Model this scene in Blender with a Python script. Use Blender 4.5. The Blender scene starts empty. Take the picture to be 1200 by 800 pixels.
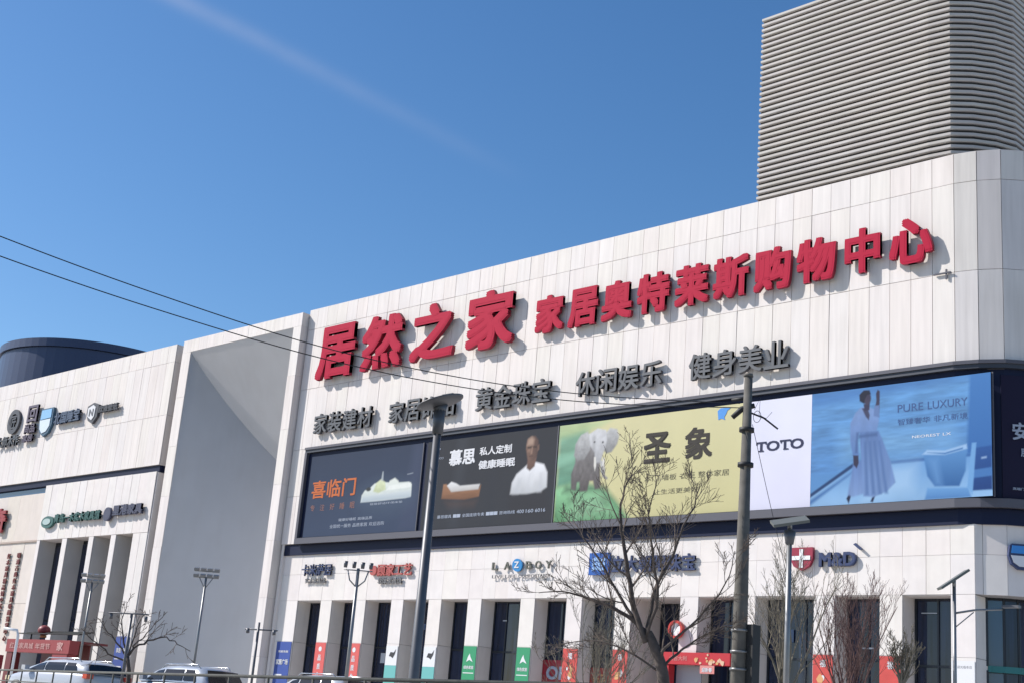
import bpy, bmesh, math, random
from mathutils import Vector, Matrix, noise
R = math.radians
random.seed(7)
S = bpy.context.scene
COL = S.collection

# ------------------------------------------------------------------ camera
cam_d = bpy.data.cameras.new('camera'); cam = bpy.data.objects.new('camera', cam_d); COL.objects.link(cam)
rt = Vector((0.71945871, 0.68989173, 0.08017834)); up = Vector((0.13510825, -0.2522573, 0.95818162)); fw = Vector((-0.68126715, 0.67853936, 0.27469877))
mw = Matrix((rt, up, -fw)).transposed().to_4x4(); mw.translation = (0, -46, 1.3)
cam.matrix_world = mw
cam_d.sensor_width = 36; cam_d.lens = 47.93; cam_d.clip_end = 3000; cam_d.clip_start = .1
S.camera = cam

# ------------------------------------------------------------------ light, sky, exposure
SUN_AZ, SUN_EL = 57.0, 38.5          # degrees from -Y towards -X, and above the horizon
sd = Vector((-math.sin(R(SUN_AZ))*math.cos(R(SUN_EL)), -math.cos(R(SUN_AZ))*math.cos(R(SUN_EL)), math.sin(R(SUN_EL))))
sun_d = bpy.data.lights.new('sun', 'SUN'); sun_d.energy = 4.9; sun_d.angle = R(.5); sun_d.color = (1, .955, .90)
sun = bpy.data.objects.new('sun', sun_d); COL.objects.link(sun)
sun.rotation_euler = sd.to_track_quat('Z', 'Y').to_euler()
W = bpy.data.worlds.new('World'); S.world = W; W.use_nodes = True
nt = W.node_tree; N = nt.nodes; L = nt.links
bg = N['Background']
sky = N.new('ShaderNodeTexSky'); sky.sky_type = 'NISHITA'; sky.sun_disc = False
sky.sun_elevation = R(SUN_EL); sky.sun_rotation = math.atan2(sd.x, sd.y)
sky.altitude = 50; sky.air_density = 1.0; sky.dust_density = .5; sky.ozone_density = 2.6
tc = N.new('ShaderNodeTexCoord')
d1 = Vector((-.88, .47, .53)).normalized(); d2 = Vector((-.775, .635, .462)).normalized()
nn = d1.cross(d2).normalized()
def vdot(vec):
    n = N.new('ShaderNodeVectorMath'); n.operation = 'DOT_PRODUCT'; L.new(tc.outputs['Generated'], n.inputs[0]); n.inputs[1].default_value = vec; return n.outputs['Value']
def wmath(op, a, b=None, c=None):
    n = N.new('ShaderNodeMath'); n.operation = op
    for i, v in enumerate((a, b, c)):
        if v is None: continue
        if isinstance(v, (int, float)): n.inputs[i].default_value = v
        else: L.new(v, n.inputs[i])
    return n.outputs[0]
wob = N.new('ShaderNodeTexNoise'); wob.inputs['Scale'].default_value = 9; L.new(tc.outputs['Generated'], wob.inputs['Vector'])
dist = wmath('ADD', vdot(nn), wmath('MULTIPLY', wmath('SUBTRACT', wob.outputs['Fac'], .5), .006))
wisp = N.new('ShaderNodeTexNoise'); wisp.inputs['Scale'].default_value = 26; wisp.inputs['Detail'].default_value = 4; L.new(tc.outputs['Generated'], wisp.inputs['Vector'])
along = vdot((d2-d1).normalized())
amap = N.new('ShaderNodeMapRange'); L.new(along, amap.inputs[0])
a2 = d2.dot((d2-d1).normalized())
amap.inputs[1].default_value = a2-.30; amap.inputs[2].default_value = a2+.10; amap.inputs[3].default_value = 1; amap.inputs[4].default_value = 0
band = wmath('MULTIPLY', wmath('EXPONENT', wmath('MULTIPLY', wmath('POWER', wmath('DIVIDE', dist, .0062), 2), -1)), wmath('MULTIPLY', amap.outputs[0], wmath('ADD', wmath('MULTIPLY', wisp.outputs['Fac'], 1.3), .35)))
mixc = N.new('ShaderNodeMix'); mixc.data_type = 'RGBA'
hs = N.new('ShaderNodeHueSaturation'); hs.inputs['Hue'].default_value = .502; hs.inputs['Saturation'].default_value = 1.25; L.new(sky.outputs[0], hs.inputs['Color'])
L.new(wmath('MULTIPLY', band, .15), mixc.inputs[0]); L.new(hs.outputs[0], mixc.inputs[6]); mixc.inputs[7].default_value = (6.2, 5.9, 6.2, 1)
L.new(mixc.outputs[2], bg.inputs['Color']); bg.inputs['Strength'].default_value = .118
S.view_settings.view_transform = 'Standard'; S.view_settings.look = 'None'; S.view_settings.exposure = .26; S.view_settings.gamma = 1
S.render.engine = 'CYCLES'
S.cycles.max_bounces = 6; S.cycles.diffuse_bounces = 4

# ------------------------------------------------------------------ materials
MATS = {}
def mat(name, col, rough=.6, metal=0., spec=.5, var=0., grain=0., gscale=3., bump=0., streak=False, emit=None, rand=False):
    if name in MATS: return MATS[name]
    m = bpy.data.materials.new(name); m.use_nodes = True; MATS[name] = m
    n = m.node_tree.nodes; l = m.node_tree.links; b = n['Principled BSDF']
    b.inputs['Base Color'].default_value = (*col, 1); b.inputs['Roughness'].default_value = rough
    b.inputs['Metallic'].default_value = metal; b.inputs['Specular IOR Level'].default_value = spec
    out = None
    if grain or streak:
        t = n.new('ShaderNodeTexCoord'); mp = n.new('ShaderNodeMapping'); l.new(t.outputs['Object'], mp.inputs[0])
        if streak: mp.inputs['Scale'].default_value = (4, 4, .25)
        oi = n.new('ShaderNodeObjectInfo'); ad = n.new('ShaderNodeVectorMath'); ad.operation = 'ADD'
        sc = n.new('ShaderNodeVectorMath'); sc.operation = 'SCALE'; cx = n.new('ShaderNodeCombineXYZ')
        for i in range(3): l.new(oi.outputs['Random'], cx.inputs[i])
        l.new(cx.outputs[0], sc.inputs[0]); sc.inputs['Scale'].default_value = 40.
        l.new(mp.outputs[0], ad.inputs[0]); l.new(sc.outputs[0], ad.inputs[1])
        nz = n.new('ShaderNodeTexNoise'); nz.inputs['Scale'].default_value = gscale; nz.inputs['Detail'].default_value = 5; l.new(ad.outputs[0], nz.inputs['Vector'])
        mr = n.new('ShaderNodeMapRange'); l.new(nz.outputs['Fac'], mr.inputs[0]); mr.inputs[1].default_value = .3; mr.inputs[2].default_value = .7
        mr.inputs[3].default_value = 1-grain; mr.inputs[4].default_value = 1+grain*.4
        mx = n.new('ShaderNodeMix'); mx.data_type = 'RGBA'; mx.blend_type = 'MULTIPLY'; mx.inputs[0].default_value = 1
        mx.inputs[6].default_value = (*col, 1); l.new(mr.outputs[0], mx.inputs[7]); out = mx.outputs[2]
        if bump:
            bp = n.new('ShaderNodeBump'); bp.inputs['Strength'].default_value = bump; bp.inputs['Distance'].default_value = .02
            l.new(nz.outputs['Fac'], bp.inputs['Height']); l.new(bp.outputs[0], b.inputs['Normal'])
    if rand:
        oi2 = n.new('ShaderNodeObjectInfo'); cr = n.new('ShaderNodeValToRGB'); e = cr.color_ramp.elements
        e[0].position = 0; e[0].color = (1.0, .972, .96, 1); e[1].position = 1; e[1].color = (.965, .965, .975, 1)
        for p, c in ((.25, (.985, .985, .95)), (.5, (1, 1, 1)), (.7, (.975, .955, .955)), (.85, (1, .985, .965))):
            x = e.new(p); x.color = (*c, 1)
        l.new(oi2.outputs['Random'], cr.inputs[0])
        m2 = n.new('ShaderNodeMix'); m2.data_type = 'RGBA'; m2.blend_type = 'MULTIPLY'; m2.inputs[0].default_value = 1
        if out: l.new(out, m2.inputs[6])
        else: m2.inputs[6].default_value = (*col, 1)
        l.new(cr.outputs[0], m2.inputs[7]); out = m2.outputs[2]
    if out: l.new(out, b.inputs['Base Color'])
    if emit:
        b.inputs['Emission Color'].default_value = (*col, 1); b.inputs['Emission Strength'].default_value = emit
    return m
STONE = mat('stone_panel', (.74, .69, .66), .6, spec=.3, grain=.09, gscale=1.2, streak=True, rand=True)
STONEL = mat('stone_tile', (.74, .695, .67), .6, spec=.3, grain=.06, gscale=1.5, rand=True)
BEIGE = mat('beige_stone', (.66, .59, .53), .6, grain=.06, gscale=1.2, rand=True)
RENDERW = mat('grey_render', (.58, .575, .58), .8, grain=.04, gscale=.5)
JOINT = mat('joint_dark', (.38, .36, .35), .9)
COPING = mat('coping_metal', (.70, .69, .68), .4, .3)
LOUV = mat('louvre_metal', (.56, .53, .50), .65, .0, spec=.2, rand=True, grain=.12, gscale=.6)
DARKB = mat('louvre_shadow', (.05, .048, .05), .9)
NAVYB = mat('navy_band', (.009, .014, .042), .5, spec=.2)
GLASS = mat('dark_glass', (.016, .026, .06), .05, 0, .5, grain=.6, gscale=1.3, streak=True)  # streaked grain paints vertical reflections into the pane colour
GLASS2 = mat('blue_glass', (.02, .06, .13), .04, 0, 1.)
ALU = mat('dark_aluminium', (.03, .035, .045), .4, .5)
FRAMEG = mat('frame_grey', (.10, .10, .12), .6, .1, spec=.3)
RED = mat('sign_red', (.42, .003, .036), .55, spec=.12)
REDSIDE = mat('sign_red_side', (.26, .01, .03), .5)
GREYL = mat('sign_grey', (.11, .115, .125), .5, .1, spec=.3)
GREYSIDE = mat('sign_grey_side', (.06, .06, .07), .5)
DRUM = mat('drum_metal', (.035, .05, .105), .4, .2)
POLE = mat('pole_paint', (.12, .12, .13), .45, .3, grain=.1, gscale=4)
POLEL = mat('pole_galvanised', (.26, .26, .26), .4, .5, grain=.12, gscale=4)
CONC = mat('pole_concrete', (.13, .12, .105), .9, grain=.25, gscale=5, bump=.3)
BLACK = mat('black_rubber', (.015, .015, .016), .6)
WIRE = mat('wire_black', (.02, .02, .025), .6)
BARK = mat('bark', (.095, .075, .065), .95, grain=.4, gscale=9, bump=.5)
TWIG = mat('twig', (.14, .11, .09), .95)
TWIGR = mat('twig_reddish', (.13, .075, .068), .95)
TWIGP = mat('twig_pale', (.19, .165, .125), .95)
ASPH = mat('asphalt', (.06, .06, .062), .9, grain=.3, gscale=6, bump=.3)
PAVE = mat('paving', (.50, .475, .44), .85, grain=.15, gscale=2)
EARTH = mat('earth', (.28, .25, .20), .95, grain=.3, gscale=.3)
CARW = mat('car_white', (.46, .48, .52), .22, 0, .7)
CARS = mat('car_silver', (.40, .43, .48), .25, .3, .7)
CARG = mat('car_glass', (.012, .014, .02), .06, 0, .35)
CHROME = mat('chrome', (.6, .6, .62), .15, .9)
TAIL = mat('tail_light', (.55, .06, .03), .25)
WHITE = mat('white_paint', (.78, .78, .79), .5)
def add_streaks(m, amt, sx=5.):
    n = m.node_tree.nodes; l = m.node_tree.links; b = n['Principled BSDF']; src = b.inputs['Base Color'].links[0].from_socket
    g = n.new('ShaderNodeNewGeometry'); mp_ = n.new('ShaderNodeMapping'); mp_.inputs['Scale'].default_value = (sx, sx, .22); l.new(g.outputs['Position'], mp_.inputs[0])
    a = n.new('ShaderNodeTexNoise'); a.inputs['Scale'].default_value = 1.; a.inputs['Detail'].default_value = 4; l.new(mp_.outputs[0], a.inputs['Vector'])
    c = n.new('ShaderNodeTexNoise'); c.inputs['Scale'].default_value = .35; c.inputs['Detail'].default_value = 3; l.new(g.outputs['Position'], c.inputs['Vector'])
    mu = n.new('ShaderNodeMath'); mu.operation = 'MULTIPLY'; l.new(a.outputs['Fac'], mu.inputs[0]); l.new(c.outputs['Fac'], mu.inputs[1])
    r_ = n.new('ShaderNodeMapRange'); l.new(mu.outputs[0], r_.inputs[0]); r_.inputs[1].default_value = .24; r_.inputs[2].default_value = .42; r_.inputs[3].default_value = 0; r_.inputs[4].default_value = amt
    x = n.new('ShaderNodeMix'); x.data_type = 'RGBA'; l.new(r_.outputs[0], x.inputs[0]); l.new(src, x.inputs[6]); x.inputs[7].default_value = (.34, .29, .25, 1); l.new(x.outputs[2], b.inputs['Base Color'])
add_streaks(STONE, .15); add_streaks(STONEL, .10, 4.); add_streaks(RENDERW, .07, 1.5); add_streaks(BEIGE, .12)
def flat(name, c, rough=.55, **k): return mat(name, c, rough, **k)

# ------------------------------------------------------------------ object helpers
def link(name, me, parent=None, m=None, loc=None, rz=None, kind=None):
    o = bpy.data.objects.new(name, me); COL.objects.link(o)
    if m is not None and me is not None and not len(me.materials): me.materials.append(m)
    if loc is not None: o.location = loc
    if rz is not None: o.rotation_euler = (0, 0, rz)
    if parent is not None: o.parent = parent
    if kind: o['kind'] = kind
    return o
def thing(name, label, cat, loc=(0, 0, 0), rz=0, group=None):
    o = link(name, None, loc=loc, rz=rz); o['label'] = label; o['category'] = cat
    if group: o['group'] = group
    return o
def fin(name, bm, m, parent=None, loc=None, rz=None, kind=None, smooth=False):
    bmesh.ops.recalc_face_normals(bm, faces=bm.faces)
    me = bpy.data.meshes.new(name); bm.to_mesh(me); bm.free()
    if smooth:
        for p in me.polygons: p.use_smooth = True
    return link(name, me, parent, m, loc, rz, kind)
def bx(bm, x0, x1, y0, y1, z0, z1):
    v = [bm.verts.new((x, y, z)) for z in (z0, z1) for x, y in ((x0, y0), (x1, y0), (x1, y1), (x0, y1))]
    for f in ((3, 2, 1, 0), (4, 5, 6, 7), (0, 1, 5, 4), (1, 2, 6, 5), (2, 3, 7, 6), (3, 0, 4, 7)): bm.faces.new([v[i] for i in f])
def box(name, x0, x1, y0, y1, z0, z1, m, parent=None, **k):
    bm = bmesh.new(); bx(bm, x0, x1, y0, y1, z0, z1); return fin(name, bm, m, parent, **k)
BOXC = {}
def cbox(name, w, d, h, m, parent, loc, rz=0, bevel=0):
    """box centred in x, front face at y=0 going back to +d, base z=0; mesh data shared"""
    k = (name, round(w, 2), round(d, 2), round(h, 2), m.name)
    if k not in BOXC:
        bm = bmesh.new(); bx(bm, -k[1]/2, k[1]/2, 0, k[2], 0, k[3]); bmesh.ops.recalc_face_normals(bm, faces=bm.faces)
        me = bpy.data.meshes.new(name); bm.to_mesh(me); bm.free(); me.materials.append(m); BOXC[k] = me
    return link(name, BOXC[k], parent, None, loc, rz)
def tube(bm, pts, rad, sides=8, cap=True):
    pts = [Vector(p) for p in pts]; n = len(pts)
    if isinstance(rad, (int, float)): rad = [rad]*n
    rings = []; ref = None
    for i, p in enumerate(pts):
        t = (pts[min(i+1, n-1)]-pts[max(i-1, 0)]).normalized()
        if ref is None: ref = t.orthogonal().normalized()
        a = (ref-t*ref.dot(t)); a = a.normalized() if a.length > 1e-6 else t.orthogonal().normalized(); ref = a; b = t.cross(a)
        rings.append([bm.verts.new(p+(a*math.cos(2*math.pi*k/sides)+b*math.sin(2*math.pi*k/sides))*rad[i]) for k in range(sides)])
    for i in range(n-1):
        for k in range(sides): bm.faces.new((rings[i][k], rings[i][(k+1) % sides], rings[i+1][(k+1) % sides], rings[i+1][k]))
    if cap:
        bm.faces.new(rings[0][::-1]); bm.faces.new(rings[-1])
def tubo(name, pts, rad, m, parent=None, sides=8, **k):
    bm = bmesh.new(); tube(bm, pts, rad, sides); return fin(name, bm, m, parent, smooth=True, **k)
def prism(bm, poly, y0, y1):
    """polygon in XZ given a depth in y"""
    a = [bm.verts.new((x, y0, z)) for x, z in poly]; b = [bm.verts.new((x, y1, z)) for x, z in poly]; n = len(poly)
    bm.faces.new(a); bm.faces.new(b[::-1])
    for i in range(n): bm.faces.new((a[i], a[(i+1) % n], b[(i+1) % n], b[i]))
def ellipse(cx, cz, rx, rz, n=24, a0=0, a1=360):
    return [(cx+rx*math.cos(R(a0+(a1-a0)*i/n)), cz+rz*math.sin(R(a0+(a1-a0)*i/n))) for i in range(n if a1-a0 == 360 else n+1)]
# ---- lettering: every glyph set made with the built-in font, fitted to a box in the facade plane
def glyphs(txt, bold=.02, ext=.0, res=3):
    c = bpy.data.curves.new('t', 'FONT'); c.body = txt; c.size = 1; c.offset = bold; c.extrude = ext/2 if ext else 0; c.resolution_u = res
    o = bpy.data.objects.new('t', c); COL.objects.link(o)
    dg = bpy.context.evaluated_depsgraph_get(); me = bpy.data.meshes.new_from_object(o.evaluated_get(dg))
    bpy.data.objects.remove(o); bpy.data.curves.remove(c); return me
def wlen(t): return sum(1.0 if ord(ch) > 0x2000 else (.62 if ch != ' ' else .45) for ch in t)
def fit_text(name, txt, x0, x1, z0, z1, y, m, parent=None, depth=.0, bold=.02, side=None, frame=None):
    """lettering fitted to a box; words become separate meshes; frame: (point, angle) for walls that are turned"""
    if ' ' in txt:
        tot = wlen(txt); x = x0; o = None
        for i, wd_ in enumerate(txt.split(' ')):
            w = (x1-x0)*wlen(wd_)/tot
            if frame is None: o = fit_text(name, wd_, x, x+w, z0, z1, y, m, parent, depth, bold, side)
            else: o = fit_text(name, wd_, -w/2, w/2, z0, z1, y, m, parent, depth, bold, side, frame)
            x += w+(x1-x0)*.45/tot
        return o
    src = glyphs(txt, 0, 1. if depth else 0); vs = src.vertices
    if not len(vs): return None
    ax, bx_ = min(v.co.x for v in vs), max(v.co.x for v in vs); az, bz = min(v.co.y for v in vs), max(v.co.y for v in vs)
    b = bold; ax -= b; bx_ += b; az -= b; bz += b
    sx = (x1-x0)/(bx_-ax); sz = (z1-z0)/(bz-az)
    shifts = [(0, 0)] if b <= .004 else [(b, b), (-b, b), (b, -b), (-b, -b)]
    if b > .028: shifts += [(0, b), (0, -b), (b, 0), (-b, 0), (0, 0)]
    V, F, MI = [], [], []
    for k, (dx_, dz_) in enumerate(shifts):
        n0 = len(V); st = .0022*k
        for v in vs:
            dd = v.co.z*depth if depth else 0
            V.append(((v.co.x+dx_-ax-(bx_-ax)/2)*sx, -dd-st if (dd > 0 or not depth) else -dd, (v.co.y+dz_-az)*sz))
        for pgn in src.polygons:
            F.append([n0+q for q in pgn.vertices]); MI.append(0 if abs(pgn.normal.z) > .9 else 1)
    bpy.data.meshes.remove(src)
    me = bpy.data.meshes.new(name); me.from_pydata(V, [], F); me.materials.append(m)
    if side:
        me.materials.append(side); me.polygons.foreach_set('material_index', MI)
    me.update()
    o = link(name, me, parent, None, ((x0+x1)/2, y, z0))
    if frame: o.location = (frame[0][0], frame[0][1], z0); o.rotation_euler = (0, 0, frame[1])
    return o
def flatshape(name, poly, y, m, parent, th=.006):
    bm = bmesh.new(); prism(bm, poly, y-th, y); return fin(name, bm, m, parent)

# ------------------------------------------------------------------ facade path (straight wall, then a faceted corner)
PATH = [(-63.2, 0), (-22.8, 0), (-21.95, .18), (-21.15, .54), (-20.5, 1.15), (-20.1, 1.95), (-19.9, 2.85), (-19.9, 40)]
def offs(d, path=PATH):
    """offset outwards (towards the road) by d"""
    out = []
    for i, p in enumerate(path):
        ns = []
        if i: t = (Vector(p)-Vector(path[i-1])).normalized(); ns.append(Vector((t.y, -t.x)))
        if i < len(path)-1: t = (Vector(path[i+1])-Vector(p)).normalized(); ns.append(Vector((t.y, -t.x)))
        n = sum(ns, Vector((0, 0))).normalized(); k = d/max(.3, n.dot(ns[0])); out.append((p[0]+n.x*k, p[1]+n.y*k))
    return out
def ribbon(name, path, d0, d1, z0, z1, m, parent=None):
    """solid strip following the path between offsets d0 and d1 (outward positive)"""
    a, b = offs(d0, path), offs(d1, path); bm = bmesh.new()
    q = [[bm.verts.new((*p, z)) for p in pp] for pp in (a, b) for z in (z0, z1)]
    a0, a1, b0, b1 = q
    for i in range(len(path)-1):
        for f in ((a0[i], a0[i+1], a1[i+1], a1[i]), (b0[i+1], b0[i], b1[i], b1[i+1]), (a1[i], a1[i+1], b1[i+1], b1[i]), (a0[i+1], a0[i], b0[i], b0[i+1])): bm.faces.new(f)
    bm.faces.new((a0[0], a1[0], b1[0], b0[0])); bm.faces.new((a0[-1], b0[-1], b1[-1], a1[-1]))
    return fin(name, bm, m, parent)
def panel(name, p0, p1, z0, z1, m, parent, d=.04, gap=.024, jit=.004):
    p0, p1 = Vector(p0), Vector(p1); t = p1-p0; ang = math.atan2(t.y, t.x); mid = (p0+p1)/2
    n = Vector((t.y, -t.x)).normalized()*random.uniform(-jit, jit)
    o = cbox(name, t.length-gap, d, z1-z0-gap, m, parent, (mid.x+n.x, mid.y+n.y, z0+gap/2), ang)
    o.rotation_euler = (random.gauss(0, .0015), 0, ang+random.gauss(0, .003)); return o

# ------------------------------------------------------------------ ground
bm = bmesh.new(); bx(bm, -600, 600, -600, 600, -.4, -.02); fin('ground', bm, EARTH, kind='structure')
box('road', -300, 200, -60, -36.2, -.019, .004, ASPH, kind='structure')
for k in range(26): box('lane_marking', -120+k*8, -117+k*8, -48.08, -47.92, .004, .009, WHITE, kind='structure')
box('road_kerb', -300, 200, -36.2, -36.0, -.019, .14, PAVE, kind='structure')
bm = bmesh.new(); prism(bm, [(-36.0, -.01), (-33.2, .99), (-33.2, -.01)], -300, 200)
for v in bm.verts: v.co = (v.co.y, v.co.x, v.co.z)
fin('verge', bm, mat('dry_grass', (.20, .17, .08), .95, grain=.4, gscale=3), kind='structure')
box('plaza_ground', -300, 200, -33.2, 90, -.015, 1.0, PAVE, kind='structure')

# ------------------------------------------------------------------ main mall
mall = thing('shopping_mall', 'long white stone-panelled shopping mall with billboard band and rounded right corner', 'shopping mall', (-42, 0, 1.0))
TOP = 24.2
def mp(o):      # keep world placement under an offset empty
    return o
mall.location = (0, 0, 0)
ribbon('backing_wall', PATH[:-1]+[(-19.9, 30)], -.30, -.05, 10.4, TOP-.03, JOINT, mall)
ribbon('coping', PATH[:-1]+[(-19.9, 30)], -.42, -.004, TOP-.005, TOP+.012, STONEL, mall)
box('roof', -63.1, -22, .4, 30, 23.2, 23.5, JOINT, mall)
box('side_wall', -63.15, -62.95, .05, 30, 1.0, TOP-.02, STONE, mall)
box('rear_wall', -63.0, -20, 30, 30.3, 1.0, TOP-.02, STONE, mall)
ROWS = [(22.98, TOP), (19.36, 22.98), (15.8, 19.36)]
cols = []; x = -22.8
while x-.9 > -63.2: cols.append(((x-.9, 0), (x, 0))); x -= .9
cols.append(((-63.2, 0), (x, 0))); cols.reverse()
corner = list(zip(PATH[1:-2], PATH[2:-1]))
side = [((-19.9, 2.85+.9*i), (-19.9, 3.75+.9*i)) for i in range(6)]
allc = cols+corner+side
for a, b in allc:
    for z0, z1 in ROWS: panel('wall_panel', a, b, z0, z1, STONE, mall)
panel('wall_panel', (-63.2, 0), (-62.3, 0), 13.1, 15.8, STONE, mall); panel('wall_panel', (-63.2, 0), (-62.3, 0), 10.4, 13.1, STONE, mall)
panel('wall_panel', (-62.3, 0), (-61.75, 0), 13.1, 15.8, STONE, mall); panel('wall_panel', (-62.3, 0), (-61.75, 0), 10.4, 13.1, STONE, mall)
# small dark bracket and stain on the upper wall near the red character at the right end
bk = thing('wall_bracket', 'small dark metal bracket on the white wall below the last red character', 'bracket', (0, 0, 0))
box('arm', -23.6, -22.9, -.12, -.05, 19.33, 19.38, FRAMEG, bk); box('plate', -23.12, -23.06, -.1, -.04, 19.1, 19.5, FRAMEG, bk)
ribbon('dark_band', PATH[:-1]+[(-19.9, 30)], -.30, -.10, 9.79, 10.355, NAVYB, mall)
# lower storey ---------------------------------------------------
LW = -.2        # lower wall front face offset (set back)
lp = offs(LW)
lpath = lp[:-1]+[(lp[-1][0], 30)]
ribbon('lintel_backing', PATH[:-1]+[(-19.9, 30)], -1.0, LW-.05, 7.3, 9.78, JOINT, mall)
PIERS = [(-63.2, -61.3), (-59.25, -58.33), (-56.45, -55.53), (-53.5, -52.58), (-50.7, -49.78), (-47.9, -46.98), (-44.4, -43.5), (-41.55, -40.63), (-38.7, -37.8), (-35.18, -34.26), (-32.37, -31.45), (-28.78, -27.86), (-25.97, -25.05), (-23.16, -22.24)]
# tiles of the lintel zone: edges on pier edges, bays in 2 or 3
edges = []
for i, (a, b) in enumerate(PIERS):
    if i == 0: edges += [-63.2, -62.25]
    else: edges.append(a)
    if i < len(PIERS)-1:
        w = PIERS[i+1][0]-b; n = 3 if w > 2.4 else 2
        edges += [b+w*k/n for k in range(n)]
        if i == 0 and False: pass
edges.append(PIERS[-1][1])
edges = sorted(set(round(e, 3) for e in edges))
lc = [((a, .2), (b, .2)) for a, b in zip(edges[:-1], edges[1:])]
lq = offs(-.2); lc += [((-22.24, .2), lq[2])]+list(zip(lq[2:-2], lq[3:-1]))+[((lq[-1][0], 2.85+.9*i), (lq[-1][0], 3.75+.9*i)) for i in range(6)]
for a, b in lc:
    panel('wall_tile', a, b, 7.3, 8.72, STONEL, mall, jit=.003, gap=.014); panel('wall_tile', a, b, 8.72, 9.80, STONEL, mall, jit=.003, gap=.014)
def xside(x, y0, y1, z0, z1, name='reveal_tile'):   # tile facing +x
    o = cbox(name, y1-y0-.02, .03, z1-z0-.02, STONEL, mall, (x, (y0+y1)/2, z0), math.pi/2); return o
DEP = [.95]*13; DEP[8] = 2.1; DEP[0] = .95
for i, (a, b) in enumerate(PIERS):
    dep = DEP[i] if i < 13 else .9
    box('pier', a+.02, b-.04, .25, .2+dep+.12, 1.0, 7.3, JOINT, mall)
    segs = [(a, b)] if i else [(a, -62.25), (-62.25, b)]
    for s, e in segs:
        panel('wall_tile', (s, .2), (e, .2), 5.1, 7.3, STONEL, mall, jit=.003, gap=.014); panel('wall_tile', (s, .2), (e, .2), 1.0, 5.1, STONEL, mall, jit=.003, gap=.014)
    for z0, z1 in ((1.0, 5.1), (5.1, 7.3)):
        k = 1 if dep < 1.2 else 2
        for j in range(k): xside(b, .25+(dep)*j/k, .25+(dep)*(j+1)/k-.005, z0, z1)
# soffit tiles and glazing
def window(x0, x1, y, i, z0=1.0, z1=7.3, sign=False, m=GLASS):
    bm = bmesh.new(); fr = .07; w = x1-x0; nm = 2 if w > 2.2 else 1
    for xx in [x0+fr/2, x1-fr/2]+[x0+w*(k+1)/(nm+1) for k in range(nm)]: bx(bm, xx-fr/2, xx+fr/2, y-.06, y+.04, z0, z1)
    zs = (z0+.05, 3.4, 4.9+random.uniform(-.1, .1), z1-.05)
    xs = [x0+fr]+[x0+w*(k+1)/(nm+1) for k in range(nm)]+[x1-fr]
    for zz in zs:
        for k in range(nm+1): bx(bm, xs[k]+(fr/2 if k else 0)+.002, xs[k+1]-(fr/2 if k < nm else 0)-.002, y-.05, y+.03, zz-.045, zz+.045)
    wd = fin('window', bm, ALU, mall)
    for k in range(nm+1):
        for za, zb in zip(zs[:-1], zs[1:]):
            o = cbox('pane', xs[k+1]-xs[k]-.02, .02, zb-za-.06, m, wd, ((xs[k]+xs[k+1])/2, y-.01, za+.03), random.gauss(0, .004))
    return wd
for i in range(13):
    x0, x1 = PIERS[i][1], PIERS[i+1][0]; y = .2+DEP[i]
    window(x0+.03, x1-.02, y, i)
    box('soffit', x0, x1, .26, y+.1, 7.27, 7.295, STONEL, mall)
box('glazing_backing', -63, -22.3, 2.5, 2.7, 1.0, 7.3, DARKB, mall)
for bay, x_, z_, w_, h_, c_ in ((12, -24.75, 6.72, .62, .035, 'w'), (5, -46.3, 6.35, .25, .05, 'w'), (3, -52.0, 5.9, .3, .3, 'b'), (10, -30.6, 5.6, .4, .5, 'b'), (2, -54.9, 4.2, .35, .5, 'w'), (11, -27.2, 5.4, .5, .06, 'w'), (9, -33.6, 6.2, .8, .05, 'b'), (12, -24.2, 3.2, .7, .35, 'w')):  # thin pale bars: ceiling light strips painted on the glass; the rest stickers
    yy = .2+DEP[bay]-.075; box('sticker_light_bar', x_, x_+w_, yy-.004, yy, z_, z_+h_, mat('sticker_light_bar_pale', (.45, .48, .52), .4) if c_ == 'w' else mat('sticker_blue', (.05, .09, .18), .3), mall)
# last, wide corner bay follows the turning wall
gp = offs(-1.1); gp = [(-22.2, 1.1)]+gp[2:-1]
for i in range(len(gp)-1):
    a, b = Vector(gp[i]), Vector(gp[i+1]); t = b-a; ang = math.atan2(t.y, t.x)
    for z0, z1 in ((1.0, 4.75), (4.9, 7.3)):
        wdd = cbox('window', t.length, .08, .08, ALU, mall, (*((a+b)/2), z1-.08), ang)
        cbox('mullion', .07, .1, z1-z0, ALU, mall, (a.x, a.y-.03, z0), ang)
        o = cbox('pane', t.length-.06, .02, z1-z0-.1, GLASS2 if (i < 2) else GLASS, mall, (*((a+b)/2), z0+.02), ang)
ribbon('transom', gp, -.02, .10, 4.7, 4.92, mat('teal_strip', (.02, .16, .16), .4), mall)
endp = offs(-.25)[4:6]
for p in (offs(-.2)[5],): box('pier', p[0]-.9, p[0], p[1]+.1, p[1]+1.0, 1.0, 7.3, STONEL, mall)
ribbon('side_storey', [(-20.1, 3.9), (-20.1, 30)], -.3, 0, 1.0, 7.3, STONEL, mall)

# ------------------------------------------------------------------ billboard frame following the wall
bb = thing('billboard_frame', 'long dark metal frame of the billboard band wrapping the mall corner', 'billboard frame')
bp_ = [(-61.75, 0)]+PATH[1:-1]+[(-19.9, 8)]
ribbon('bottom_rail', bp_, .02, .22, 10.36, 10.68, FRAMEG, bb)
ribbon('top_rail', bp_, .02, .20, 15.50, 15.66, mat('frame_dark', (.05, .055, .07), .5, .2), bb)
ribbon('top_flashing', bp_, .02, .26, 15.665, 15.80, FRAMEG, bb)
box('end_post', -61.75, -61.55, -.22, -.02, 10.69, 15.49, FRAMEG, bb)
ribbon('back_panel', bp_, -.04, .03, 10.69, 15.49, NAVYB, bb)

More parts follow.
